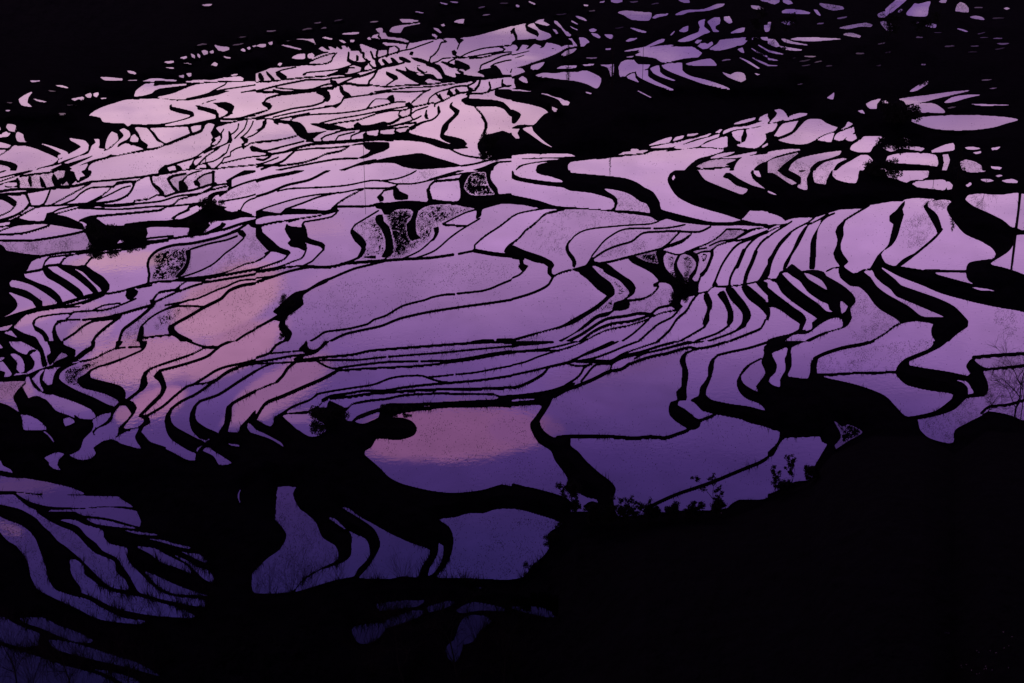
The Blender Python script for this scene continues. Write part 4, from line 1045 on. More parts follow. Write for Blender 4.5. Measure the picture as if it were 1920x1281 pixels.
(1440,0,"""b -20,10 60,-5 90,-5 85,20 50,35 0,20
b 110,-5 170,5 190,30 150,35 115,20
b 540,-5 600,15 580,20
b 380,25 480,35 560,50 575,70 540,75 490,80 420,60
S 0.7: 380,25 480,35 560,50 575,70 540,75 490,80 420,60
b 100,85 140,68 240,75 320,95 310,108 200,105 110,100
b 340,70 370,75 400,125 370,110
b 45,92 75,92 65,102
b 20,130 70,155 50,160
b 90,160 150,155 180,165 210,175 160,190 110,175
S 0.7: 90,160 150,155 180,165 210,175 160,190 110,175
b 245,178 270,180 265,190
b 530,210 640,185 740,172 790,190 770,205 700,200 600,220
S 0.8: 530,210 640,185 740,172 790,190 770,205 700,200 600,220
b 560,260 620,245 700,270 690,285 620,275
S 0.8: 560,260 620,245 700,270 690,285 620,275
b 480,262 530,262 520,275
b 450,232 480,232 465,242
b 880,70 930,25 980,-10 1050,-10 1020,20 960,70 920,100 880,90
b 970,90 1000,65 1020,70 990,98
b 820,110 870,85 910,100 870,135 830,130
S 0.8: 820,110 870,85 910,100 870,135 830,130
b 1035,110 1080,50 1100,25 1130,30 1220,10 1205,60 1195,120 1120,125
b 1280,15 1310,-5 1345,-5 1335,22 1300,22
b 1405,85 1420,35 1445,15 1480,30 1505,60 1505,95 1440,90
S 0.5: 1405,85 1420,35 1445,15 1480,30 1505,60 1505,95 1440,90
b 1550,15 1590,15 1580,22
b 1765,65 1790,55 1820,65 1790,75
b 1510,130 1560,118 1610,130 1630,152 1600,150 1540,140
b 1175,195 1220,175 1265,185 1260,212 1210,205
b 1400,210 1460,220 1510,240 1480,240
b 840,165 900,165 945,200 930,240 890,230
S 0.8: 840,165 900,165 945,200 930,240 890,230
b 1035,285 1065,288 1050,295
b -10,165 25,165 10,235 -20,240
b 165,295 220,282 330,280 430,285 560,292 480,302 330,312 220,305
b 95,290 130,292 200,315 310,338 290,342 180,330 120,315
b 85,345 150,355 270,375 210,382 110,372
b -20,295 50,295 90,350 60,355 0,330 -20,320
b -20,370 60,390 130,408 80,410 -20,385
b -20,430 40,442 90,455 30,455 -20,445
b -20,485 90,492 60,498 -20,497
b 440,735 475,710 500,690 490,748 470,745
b 735,780 780,755 850,740 820,780 815,820 770,820 745,800
b 850,760 915,755 900,785 875,788
b 670,830 710,825 730,855 700,850
b 975,745 1050,730 1200,712 1400,685 1520,680 1400,710 1250,745 1180,765 1080,780 1040,790 1020,760
b 1320,770 1380,730 1480,712 1600,712 1500,735 1400,765 1340,775
b 1040,815 1100,780 1250,778 1330,845 1200,845 1120,845
b 1070,905 1150,880 1300,865 1600,865 1800,880 1880,900 1780,930 1700,955 1560,975 1400,980 1250,968 1150,940
b 1520,780 1800,785 1820,792 1600,795
b 1200,630 1205,600 1110,650 1060,690 1120,680
b -20,870 -5,870 15,905 -20,930
b 45,825 90,818 115,830 150,885 60,915 10,925 60,870 70,850
b 110,910 150,885 220,850 300,850 290,865 180,900
b -20,940 60,925 70,940 40,985 0,995 -20,1000
b 45,1020 70,985 110,930 230,905 215,930 180,985 80,1028
b 75,1050 150,1020 210,985 240,950 300,895 400,895 440,925 530,948 500,985 400,1020 350,1055 280,1082 180,1080
b 370,1050 430,1015 500,995 490,1030 475,1068 420,1060
b 495,1045 520,1000 600,965 645,950 650,995 600,1020 560,1055 530,1058
b 520,985 580,950 600,910 640,930 620,945
b 580,1045 620,1010 655,1005 668,1040 630,1062
b 615,1120 650,1070 700,1045 720,1022 870,1022 885,1045 840,1075 790,1100 770,1140 690,1145
b 945,1050 1010,1018 1040,1030 1100,1075 1020,1068
b 860,1105 900,1080 1000,1095 1100,1095 1180,1115 1150,1135 1000,1115 920,1140
b 885,1205 900,1170 990,1150 1100,1145 1250,1155 1275,1200 1270,1250 1200,1240 1050,1230 960,1225
b 1220,1135 1300,1095 1390,1072 1400,1125 1350,1135 1270,1145
b 1310,1160 1350,1155 1365,1200 1350,1250 1330,1300 1300,1300 1320,1220
b 1370,1165 1392,1165 1385,1185
b 1475,1105 1540,1100 1600,1115 1540,1125 1490,1120
b 1535,1145 1600,1132 1600,1150 1560,1158
b 1675,1110 1750,1100 1720,1125 1680,1128
b 1440,1215 1480,1195 1560,1215 1600,1240 1600,1300 1490,1300 1450,1260
S 0.4: 1440,1215 1480,1195 1560,1215 1600,1240 1600,1300 1490,1300 1450,1260
b 1670,1245 1760,1255 1740,1275 1680,1265
b 830,1260 900,1270 1000,1280 1000,1300 830,1300
b -20,1150 80,1125 200,1115 250,1125 190,1140 60,1175 -20,1215
b 0,1215 80,1180 220,1145 230,1150 170,1195 110,1240 60,1290 0,1290
S 0.5: 0,1215 80,1180 220,1145 170,1195 110,1240 60,1290 0,1290
b 160,1265 190,1215 260,1180 400,1150 555,1128 540,1160 460,1190 370,1215 320,1260 300,1300 150,1300
b 360,1270 430,1215 560,1185 600,1190 520,1230 470,1300 370,1300
S 0.4: 360,1270 430,1215 560,1185 600,1190 520,1230 470,1300 370,1300
b 515,1280 560,1240 640,1195 700,1160 740,1158 790,1205 740,1240 720,1275 640,1300 510,1300"""),
(1440,320,"""B -20,520 -20,460 100,390 200,355 350,350 450,320 600,275 760,255 900,232 1010,230 1030,215 1120,205 1390,225 1340,290 1400,390 1460,450 1520,480 1600,530 1680,580 1710,630 1690,660 1620,670 1510,690 1500,740 1500,820 1640,875 1500,860 1300,800 1240,760 1000,720 940,730 1100,790 1240,820 1400,860 1600,880 1700,900 1940,1010 1940,1300 -20,1300
b -20,-20 60,-5 120,40 180,70 220,95 180,108 140,85 90,50 40,20 -20,15
b 140,-20 200,-20 240,10 300,0 330,-20 310,20 290,60 295,145 240,135 215,120 250,95 250,50 220,30 170,5
b 350,-20 480,-20 460,30 440,70 435,105 400,100 350,90 340,50
b 500,-20 690,-20 680,20 675,60 660,95 580,88 510,65 485,40
S 0.5: -20,-20 480,-20 460,110 200,130
b -20,140 20,155 75,183 40,180 -20,155
b 860,-20 1200,-20 1200,50 1160,65 1070,75 1040,92 960,65 900,50 890,20
b 1080,100 1130,75 1250,68 1330,72 1330,145 1250,140 1120,125
b 1340,80 1390,95 1380,140 1345,145
b 1480,110 1520,85 1530,105 1500,125
b 1700,40 1740,28 1765,38 1730,50
b 1750,75 1830,60 1875,80 1870,95 1780,90
b 1590,65 1660,60 1700,75 1640,88
b 1770,140 1790,138 1780,152
b 1480,-20 1620,-20 1640,5 1560,15 1490,10
b 1480,215 1500,185 1580,172 1740,180 1860,165 1880,165 1870,300 1850,430 1820,420 1760,370 1660,320 1540,265
b 1895,170 1940,175 1940,440 1870,432 1880,300
b 1850,490 1940,490 1940,775 1860,755 1760,725 1670,700 1740,650 1800,610 1840,560
b -20,320 40,325 100,350 135,385 120,400 50,402 -20,405
L 6: -20,435 60,405 120,400
L 6: -20,470 60,430 140,400
L 8: -20,520 40,470 120,420 180,380
L 8: 350,352 300,390 220,430 160,470
K 160,460 180,470 100,560 60,630 30,700 10,790 -20,800 -20,690 20,640 80,540
K 280,420 310,400 260,500 230,560 180,640 160,690 130,740 110,745 120,700 180,600 230,490
L 8: 300,405 380,370 450,325
K 380,420 400,380 420,370 380,430 365,520 360,640 350,740 310,740 315,640 325,520
L 10: 400,380 450,340 500,320
L 10: 760,262 660,320 580,370
K 550,390 590,360 565,430 570,480 545,560 560,620 605,685 570,715 580,730 640,770 680,765 760,740 780,710 820,640 850,610 900,560 920,490 940,400 910,380 910,340 960,300 1000,250 1030,225 1025,260 1010,290 1020,330 1000,400 970,500 930,560 870,600 850,630 880,690 940,715 1000,725 1100,745 1160,750 1180,740 1500,750 1500,765 1240,765 1380,810 1640,880 1500,860 1600,900 1940,920 1940,1060 1880,1050 1700,1020 1500,975 1300,920 1160,860 1080,830 980,790 840,715 860,740 960,820 1000,860 1140,910 1280,960 1400,1020 1480,1100 1505,1130 1500,1170 1440,1210 1380,1260 1340,1300 1280,1300 1230,1240 1225,1190 1240,1150 1120,1130 1000,1140 960,1110 840,1040 790,990 740,920 680,870 620,865 540,800 530,740 540,720 500,660 490,620 515,560 520,510 505,460 520,420
b 715,755 780,745 800,790 850,840 920,890 960,940 1100,1000 1320,1095 1240,1100 1150,1090 1060,1020 900,930 820,870 770,800
S 0.4: 640,880 740,920 800,1000 1000,1130 700,1280 600,1180 640,1000
S 0.3: 1700,1050 1940,1100 1940,1300 1780,1280
L 9: 680,765 720,745 780,740
L 7: 440,755 480,735 540,725
K 960,715 1000,710 1080,640 1140,600 1200,560 1270,490 1305,440 1270,330 1200,270 1200,240 1260,215 1320,215 1210,230 1190,240 1165,270 1200,330 1260,440 1270,470 1220,530 1160,570 1140,600 1020,660
S 0.5: 1020,380 1180,330 1260,460 1140,560 1020,560
S 0.7: 1220,235 1390,235 1340,290
K 1340,290 1400,215 1460,200 1560,270 1700,330 1780,380 1830,430 1845,500 1830,570 1760,640 1670,700 1800,740 1940,780 1940,960 1640,880 1500,820 1500,700 1620,670 1690,660 1710,630 1680,580 1600,530 1460,460
K -20,800 60,810 90,755 130,745 180,700 250,750 310,745 360,745 420,760 440,790 560,860 640,930 660,985 620,1030 630,1110 610,1150 570,1180 440,1220 300,1290 250,1290 400,1220 560,1170 550,1110 520,1095 450,1120 380,1160 300,1220 200,1230 60,1290 -20,1300 0,1270 160,1225 230,1190 240,1150 180,1110 100,1050 -20,980 -20,870 80,940 200,1030 260,1070 290,1120 260,1200 330,1190 330,1140 370,1110 280,1050 180,980 100,910 60,840
b 105,770 140,760 180,790 240,830 300,910 400,980 450,1000 460,1040 490,1060 440,1055 380,1000 280,930 180,850
b 270,765 300,770 400,820 445,895 380,860 300,810
b 445,770 500,730 525,740 530,800 600,860 620,870 560,860 500,810
b 545,975 600,1020 555,1075
L 10: 100,1290 180,1230 280,1200
K -20,1000 10,1020 20,1070 0,1140 -20,1160
L 10: 760,1290 880,1220 960,1160 1040,1130
L 14: 1060,95 1120,75 1340,65
L 14: 1305,440 1265,490 1210,540 1150,590 1080,645 1000,705 950,725"""),
(1440,640,"""B -20,-20 1940,-20 1940,600 1900,590 1800,550 1650,525 1600,560 1500,610 1400,670 1390,760 1300,755 1200,720 1140,660 1125,590 1100,575 1030,560 960,490 880,410 740,350 600,310 460,280 380,260 300,285 150,270 95,350 30,330 -20,290
K -20,-20 300,-20 180,45 175,110 180,180 150,250 160,275 300,280 315,240 325,150 380,110 460,70 380,130 365,200 370,240 420,260 400,280 300,400 100,360 90,280 130,220 125,120 150,50 80,70 30,90 50,140 70,180 60,230 10,290 90,350 -20,400
b 40,95 70,75 140,45 140,100 125,130 130,210 90,290 90,345 30,325 5,300 60,230 65,170
L 22: 810,-15 720,20 560,50 420,95 350,130
L 12: 370,250 480,248 600,240 740,237 960,230
K 1230,-20 1360,-20 1300,40 1180,100 1060,150 1060,180 1200,205 1360,230 1500,260 1520,240 1485,190 1530,130 1640,105 1620,115 1550,140 1640,200 1940,170 1940,195 1620,220 1650,310 1640,400 1510,415 1400,510 1260,560 1120,585 1030,570 1100,560 1260,520 1380,430 1390,400 1340,385 1220,370 1100,345 1030,320 960,250 970,190 1030,130 1200,60 1240,20
b 1400,290 1490,300 1520,340 1545,390 1500,400 1500,350 1460,310
L 18: 1540,120 1700,105 1940,90
L 14: 1500,410 1620,405
L 14: 1600,540 1660,490 1800,475 1940,435
b -20,650 40,665 90,680 70,760 0,830 -20,850
b -20,888 40,858 90,768 130,725 240,722 390,712 405,755 445,770 400,850 350,940 360,990 310,1040 200,1055 120,1095 -20,1140
b 490,590 520,610 560,640 600,620 710,680 600,750 510,810 500,780 545,730 540,680
S 1.2: 490,590 520,610 560,640 600,620 710,680 600,750 560,770 550,680
S 0.3: 400,100 1230,-20 1200,60 960,220 380,240
S 0.5: 1640,210 1940,100 1940,600 1640,500
S 0.4: 1140,600 1500,430 1600,540 1390,740 1200,700""")]
def cr(P,closed,st=6.0,sharp=50):
    P=np.array(P,float);n=len(P);out=[]
    rng=range(n if closed else n-1)
    for i in rng:
        p1=P[i];p2=P[(i+1)%n]
        p0=P[(i-1)%n] if (closed or i>0) else p1
        p3=P[(i+2)%n] if (closed or i+2<n) else p2
        d=np.hypot(*(p2-p1)[:2]);k=max(1,int(d/st))
        d0=np.hypot(*(p1-p0)[:2]);d2=np.hypot(*(p3-p2)[:2])
        # limited tangents (no overshoot)
        m1=(p2-p0)*0.5*min(1,2*min(d,d0)/(d+d0+1e-9)*1.0);m2=(p3-p1)*0.5*min(1,2*min(d,d2)/(d+d2+1e-9))
        t=(np.arange(k)/k)[:,None]
        out.append((2*t**3-3*t**2+1)*p1+(t**3-2*t**2+t)*m1+(-2*t**3+3*t**2)*p2+(t**3-t**2)*m2)
    if not closed: out.append(P[-1:])
    return np.vstack(out)
def parse(txt,ox,oy,sc):
    ops=[];tile=(ox,oy,ox+480,oy+320) if sc==.25 else None
    for ln in txt.splitlines():
        ln=ln.strip()
        if not ln or ln[0]=='#':continue
        if ln[0]=='@': ox,oy,sc=map(float,ln[1:].split());tile=None;continue
        c=ln[0];w=None;body=ln[1:]
        if ':' in body: w,body=body.split(':');w=float(w)
        pts=[tuple(map(float,q.split(',')[:2])) for q in body.split()]
        if tile and c not in 'Ll': pts=[((-90 if x<=-15 else 2010),(-90 if y<=-15 else 1370)) if (x<=-15 or x>=1935) and (y<=-15 or y>=1290) else (x,y) for x,y in pts]
        pts=[(ox+x*sc,oy+y*sc) for x,y in pts]
        ops.append((c,(max(2.5,(w+3.5)*sc) if c in'Ll' else w),pts,tile))
    return ops
def polymask(M,P,val,SC):
    P=P*SC;H,W=M.shape
    y0=max(0,int(P[:,1].min()));y1=min(H-1,int(P[:,1].max())+1)
    Q=np.roll(P,-1,0)
    for y in range(y0,y1+1):
        yy=y+0.5
        m=((P[:,1]<=yy)&(Q[:,1]>yy))|((Q[:,1]<=yy)&(P[:,1]>yy))
        if not m.any():continue
        a=P[m];b=Q[m]
        xs=np.sort(a[:,0]+(yy-a[:,1])*(b[:,0]-a[:,0])/(b[:,1]-a[:,1]))
        for i in range(0,len(xs)-1,2):
            x0=max(0,int(np.ceil(xs[i]-.5)));x1=min(W,int(np.floor(xs[i+1]-.5))+1)
            if x1>x0: M[y,x0:x1]=val
def linemask(M,P,w,val,SC):
    P=P*SC;r=w*SC/2;H,W=M.shape
    for (ax,ay),(bx,by) in zip(P[:-1],P[1:]):
        x0=max(0,int(min(ax,bx)-r-1));x1=min(W,int(max(ax,bx)+r+2));y0=max(0,int(min(ay,by)-r-1));y1=min(H,int(max(ay,by)+r+2))
        if x1<=x0 or y1<=y0:continue
        X,Y=np.meshgrid(np.arange(x0,x1)+.5,np.arange(y0,y1)+.5)
        dx,dy=bx-ax,by-ay;t=np.clip(((X-ax)*dx+(Y-ay)*dy)/(dx*dx+dy*dy+1e-9),0,1)
        d=(X-ax-t*dx)**2+(Y-ay-t*dy)**2
        s=M[y0:y1,x0:x1];s[d<=r*r]=val
def build(ops,SC,W,H):
    M=np.zeros((H,W),np.uint8)
    for ph in('B','KL','b','kl'):
        for c,w,p,t in ops:
            if c in ph:
                N=M;o=0
                if t: N=M[int(t[1]*SC):int(min(t[3],1281)*SC),int(t[0]*SC):int(t[2]*SC)];o=np.array([t[0],t[1]])
                if c in 'Ll': linemask(N,cr(p,False)-o,w,0,SC)
                else: polymask(N,cr(p,True)-o,1 if c in'Bb' else 0,SC)
    return M
PLANTS = [
 ('bare_tree', 1655, 66, 40, 62, 'slim far bare tree crossing the ragged paddies near the top right'),
 ('bare_tree', 1683, 74, 36, 56, 'slim far bare tree right of its neighbour near the top right'),
 ('bare_tree', 1452, 66, 34, 46, 'slim far bare tree over the strip paddies at the top, right of centre'),
 ('bare_shrub', 480, 1122, 30, 44, 'small bare shrub leftmost before the speckled paddy'),
 ('bare_shrub', 570, 1116, 50, 74, 'bare shrub between the two taller ones before the speckled paddy'),
 ('leafy_shrub', 1140, 985, 34, 40, 'leafy shrub squeezed between the dark bank foot and the crest'),
 ('leafy_shrub', 1226, 976, 34, 34, 'leafy shrub right below the lower end of the long bund'),
 ('leafy_shrub', 1348, 965, 40, 40, 'leafy shrub at the right foot of the tallest crest sapling'),
 ('leafy_shrub', 1300, 970, 40, 34, 'leafy shrub at the left foot of the tallest crest sapling'),
 ('leafy_shrub', 1470, 925, 40, 30, 'low leafy shrub between the slender and the tallest tip sapling'),
 ('bare_shrub', 200, 1270, 90, 80, 'bare thicket low at left below the striped paddies'),
 ('bare_shrub', 275, 1292, 90, 80, 'bare thicket at the bottom edge right of the corner paddies'),
 ('bare_shrub', 130, 1300, 90, 90, 'bare thicket at the bottom edge between the corner paddies'),
 ('bare_shrub', 860, 1300, 90, 90, 'bare thicket at the bottom edge below the rounded dim paddy'),
 ('bare_shrub', 960, 1262, 90, 90, 'bare thicket right of the rounded dim paddy, bottom centre'),
 ('bare_shrub', 700, 1262, 90, 90, 'bare thicket below the dim slips of water, bottom centre'),
 ('bare_shrub', 18, 1215, 70, 62, 'bare thicket at the left edge over the dim corner paddies'),
 ('bare_shrub', 80, 1225, 80, 66, 'bare thicket right of the one at the left edge'),
 ('bare_shrub', 140, 1228, 70, 60, 'bare thicket below the narrow dim paddy, lower left'),
 ('bare_shrub', 60, 1290, 90, 90, 'bare thicket in front of the lowest corner paddy'),
 ('bare_shrub', 745, 1190, 70, 60, 'bare thicket over the leftmost dim slip of water, bottom centre'),
 ('bare_shrub', 815, 1180, 60, 56, 'bare thicket between the dim slips of water, bottom centre'),
 ('bare_shrub', 900, 1215, 80, 84, 'bare thicket before the rounded dim paddy, bottom centre'),
 ('bare_shrub', 940, 1170, 60, 44, 'bare thicket at the right end of the dim curved water, bottom centre'),
 ('leafy_shrub', 1062, 935, 62, 44, 'leafy shrub leaning left off the broad dark bank below the rose-tinted paddy'),
 ('leafy_shrub', 1110, 985, 46, 46, 'leafy shrub at the foot of the thick dark bank, low centre right'),
 ('leafy_shrub', 1168, 985, 40, 62, 'leafy shrub on the crest just right of the dark bank foot'),
 ('leafy_shrub', 1200, 980, 34, 56, 'thin leafy shrub where the long straight bund meets the dark slope'),
 ('leafy_shrub', 1258, 972, 50, 34, 'low leafy shrub between the bund end and the tall crest sapling'),
 ('sapling', 1330, 968, 70, 84, 'tallest leafy sapling crossing the long bund above the dark slope'),
 ('sapling', 1452, 930, 30, 50, 'slender sapling leftmost of the three beside the lower right paddy tip'),
 ('sapling', 1490, 920, 44, 66, 'middle and tallest sapling beside the lower right paddy tip'),
 ('leafy_shrub', 1522, 905, 30, 40, 'rightmost small shrub beside the lower right paddy tip'),
 ('bush', 1035, 1013, 34, 16, 'round bush on the right shore of the lowest central paddy'),
 ('bush', 1006, 1066, 50, 13, 'low bush at the lower right corner of the lowest central paddy'),
 ('bare_shrub', 505, 1118, 40, 70, 'bare twiggy shrub at the lower left corner of the speckled paddy'),
 ('bare_shrub', 545, 1116, 44, 96, 'tallest bare twiggy shrub in front of the speckled paddy'),
 ('bare_shrub', 590, 1108, 40, 58, 'bare twiggy shrub under the bund of the speckled paddy'),
 ('bare_shrub', 630, 1098, 46, 34, 'short dense shrub below the curved narrow paddy'),
 ('bare_shrub', 690, 1094, 44, 28, 'short dense shrub left of the fan-shaped bare shrub'),
 ('bare_shrub', 756, 1092, 66, 52, 'fan-shaped bare shrub on the shore of the central low paddy'),
 ('bare_shrub', 880, 1092, 60, 20, 'low twiggy shrub under the crescent paddy'),
 ('bare_shrub', 215, 1168, 60, 50, 'bare shrub at left among striped paddies, lowest of the row'),
 ('bare_shrub', 255, 1162, 54, 60, 'bare shrub second in the row before the striped paddies'),
 ('bare_shrub', 300, 1156, 54, 60, 'bare shrub third in the row before the striped paddies'),
 ('bare_shrub', 345, 1148, 50, 56, 'bare shrub fourth in the row before the striped paddies'),
 ('bare_shrub', 385, 1138, 40, 50, 'bare shrub rightmost in the row before the striped paddies'),
 ('bare_tree', 30, 1275, 120, 120, 'bare tree in the lower left corner over the dim paddies'),
 ('bare_tree', 130, 1290, 130, 130, 'bare tree second from the lower left corner'),
 ('bare_tree', 240, 1300, 130, 110, 'bare tree with fine twigs below the striped paddies'),
 ('bare_tree', 760, 1290, 130, 150, 'bare tree left of the dim bottom paddy at lower centre'),
 ('bare_tree', 860, 1270, 110, 150, 'bare tree in front of the dim bottom paddy'),
 ('bare_tree', 945, 1290, 120, 150, 'bare tree right of the dim bottom paddy at lower centre'),
 ('bare_tree', 1902, 785, 110, 170, 'bare fine-branched tree at the right edge above the dark slope'),
 ('bare_tree', 1850, 776, 80, 84, 'smaller bare tree left of the one on the right edge'),
 ('conifer', 1795, 338, 36, 66, 'tall dark conifer between paddies at upper right'),
 ('bare_tree', 1750, 345, 50, 44, 'bare tree just left of the tall dark conifer'),
 ('bare_tree', 1850, 345, 50, 50, 'bare tree just right of the tall dark conifer'),
 ('bush', 1655, 330, 70, 31, 'spreading bush on the bank end left of the upper right paddies'),
 ('bush', 1690, 227, 80, 37, 'big rounded bush mass left of the far lens-shaped paddy'),
 ('conifer', 1147, 172, 18, 110, 'dark far conifer among paddies at the top centre right'),
 ('conifer', 1065, 120, 12, 40, 'small far conifer above the far grassy paddies'),
 ('tree', 1750, 90, 70, 60, 'far bare-topped tree near the top right corner'),
 ('tree', 1660, 80, 60, 60, 'far tree left of the one near the top right corner'),
 ('tree', 1480, 70, 50, 44, 'far tree above the fan of thin stripes at upper right'),
 ('tree', 1425, 62, 40, 40, 'far tree left of the thin striped fan'),
 ('bush', 190, 445, 60, 27, 'left round half of the big dark bush on the bank, upper left'),
 ('bush', 245, 443, 64, 18, 'right flatter half of the big dark bush on the bank, upper left'),
 ('bush', 400, 392, 60, 21, 'ragged bush where banks meet, upper left of centre'),
 ('bush', 372, 426, 44, 12, 'low bush below the ragged one, upper left'),
 ('bush', 540, 575, 36, 28, 'dark bush on the bund at the left end of the biggest paddy'),
 ('bush', 532, 621, 20, 16, 'small bush just below the bund bush of the biggest paddy'),
 ('bush', 1275, 535, 40, 30, 'dark thicket in the gully right of the biggest paddy'),
 ('bush', 920, 275, 50, 27, 'dark thicket above the leaf-shaped bank at top centre'),
 ('bush', 620, 787, 80, 27, 'dark bush at the corner left of the oval bank'),
 ('bush', 740, 769, 70, 12, 'low hedge along the top of the rose-tinted paddy'),
]
POLES = [
 (683, 332, 70, 'thin pole standing in a far paddy at top centre left', None, .9),
 (1205, 145, 60, 'thin pole standing in a far paddy at the upper right', None, .9),
 (1905, 428, 66, 'thick pole beside the paddy at the right edge', None, 4.5),
 (1912, 800, 120, 'tall thin pole by the bare tree at the right edge', None, 1.6),
]
SURVEY = []
rng = np.random.default_rng(5)
for ox_, oy_, txt_ in TRACE: SURVEY += parse(txt_, ox_, oy_, .25)
SS = 1.25                                   # survey cells per photo pixel
GW, GH = int(1920 * SS), int(1281 * SS)
MASK = build(SURVEY, SS * 2, GW * 2, GH * 2)
# narrow dim paddies high on the far slopes, between the ones already surveyed
R0 = random.Random(77)
def clear(x0, x1, y0, y1):
    a = MASK[max(0, int(y0 * SS * 2)):int(y1 * SS * 2) + 1, max(0, int(x0 * SS * 2)):int(x1 * SS * 2) + 1]
    return a.size > 0 and not a.any()
FAR = [((1000, 1900), (2, 128), 230, -.10), ((300, 1000), (0, 0), 150, -.12), ((0, 180), (150, 215), 26, 0.0), ((1500, 1900), (150, 215), 20, -.06)]
for (xa, xb), (ya, yb), n_, sl in FAR:
    for _ in range(n_):
        x = R0.uniform(xa, xb); y = R0.uniform(ya, yb) if yb else np.interp(x, [300, 480, 720, 1000], [100, 62, 30, 4]) + abs(R0.gauss(0, 16)) - 4
        if y < 1: continue
        w_ = R0.uniform(6, 26); h_ = R0.uniform(1.6, 3.6); sk_ = sl + R0.uniform(-.12, .12); cv_ = R0.uniform(-.25, .25)
        if not clear(x - w_ / 2 - 3, x + w_ / 2 + 3, y - h_ - 3, y + h_ + 3): continue
        P_ = []
        for q in range(12):
            t_ = q / 12 * 2 * math.pi; px_ = math.cos(t_) * w_ / 2; P_.append((x + px_, y + px_ * sk_ + cv_ * (px_ ** 2) / w_ + math.sin(t_) * h_ / 2 * R0.uniform(.7, 1.1)))
        polymask(MASK, cr(P_, True), 1, SS * 2)
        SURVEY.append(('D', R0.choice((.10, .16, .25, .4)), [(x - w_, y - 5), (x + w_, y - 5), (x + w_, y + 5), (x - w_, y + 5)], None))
STUB = np.zeros((GH, GW), np.uint8)
for c, w, p, t in SURVEY:
    if c == 'S': polymask(STUB, cr(p, True), min(200, int(w * 100)), SS)
# survey -> grid nodes (uneven margins round the frame)
step = 1.6
ui = np.arange(0, 1920 + .1, step); vi = np.arange(0, 1281 + .1, step)
def margin(n, first, grow):
    a = [];x = 0;s = first
    for _ in range(n): x += s; a.append(x); s *= grow
    return np.array(a)
mu_ = margin(34, 2, 1.12); mt_ = margin(20, 2, 1.10); mb_ = margin(26, 2, 1.12)
U = np.concatenate([-mu_[::-1], ui, ui[-1] + mu_]); Vv = np.concatenate([-mt_[::-1], vi, vi[-1] + mb_])
NU, NV = len(U), len(Vv); iu0, iv0 = len(mu_), len(mt_)
cov = np.zeros((NV, NU), np.float32)
K = MASK.astype(np.float32)
pad = np.pad(K, 3, mode='edge'); box = sum(pad[i:i + K.shape[0], j:j + K.shape[1]] for i in range(1, 6) for j in range(1, 6)) / 25
xi = np.clip((ui * SS * 2).astype(int), 0, GW * 2 - 1); yi = np.clip((vi * SS * 2).astype(int), 0, GH * 2 - 1)
cov[iv0:iv0 + len(vi), iu0:iu0 + len(ui)] = box[yi][:, xi]
st = np.zeros((NV, NU), np.float32)
xs_ = np.clip((ui * SS).astype(int), 0, GW - 1); ys_ = np.clip((vi * SS).astype(int), 0, GH - 1)
st[iv0:iv0 + len(vi), iu0:iu0 + len(ui)] = STUB[ys_][:, xs_] / 100.0
for _ in range(9):
    q = np.pad(st, 1, mode='edge'); st = (q[:-2, 1:-1] + q[2:, 1:-1] + q[1:-1, :-2] + q[1:-1, 2:] + 2 * st) / 6
# paddies that run out of the frame run a little further
rn = np.random.default_rng(9); e_ = lambda: np.interp(np.arange(NV), np.arange(0, NV + 40, 20), 7 + 25 * rn.random(len(np.arange(0, NV + 40, 20))))
eL, eR = e_(), e_()
for k in range(1, 33):
    cov[:, iu0 - k] = np.where(k < eL, cov[:, iu0], 0); cov[:, iu0 + len(ui) - 1 + k] = np.where(k < eR, cov[:, iu0 + len(ui) - 1], 0)
eB = np.interp(np.arange(NU), np.arange(0, NU + 40, 20), 5 + 16 * rn.random(len(np.arange(0, NU + 40, 20))))
for k in range(1, 22): cov[iv0 + len(vi) - 1 + k] = np.where(k < eB, cov[iv0 + len(vi) - 1], 0)
wet = cov > .5
def components(B):
    H, Wd = B.shape; par = [0]
    def find(a):
        while par[a] != a: par[a] = par[par[a]]; a = par[a]
        return a
    lab = np.zeros(B.shape, np.int32); prev = []
    for y in range(H):
        d = np.diff(np.concatenate([[0], B[y].astype(np.int8), [0]])); s = np.flatnonzero(d == 1); e = np.flatnonzero(d == -1)
        cur = []; j = 0
        for a, b in zip(s.tolist(), e.tolist()):
            l = 0
            while j < len(prev) and prev[j][1] <= a: j += 1
            q = j
            while q < len(prev) and prev[q][0] < b:
                r = find(prev[q][2])
                if l == 0: l = r
                elif r != l: par[r] = l
                q += 1
            if l == 0: par.append(len(par)); l = len(par) - 1
            lab[y, a:b] = l; cur.append((a, b, l))
        prev = cur
    root = np.array([find(i) for i in range(len(par))]); lab = root[lab]
    u, inv = np.unique(lab, return_inverse=True); return inv.reshape(B.shape).astype(np.int32), len(u) - 1
LAB, NP = components(wet)
area = np.bincount(LAB.ravel(), minlength=NP + 1)
small = area < 9; small[0] = False; LAB[small[LAB]] = 0
print('paddies', NP, 'kept', int((~small[1:]).sum()))
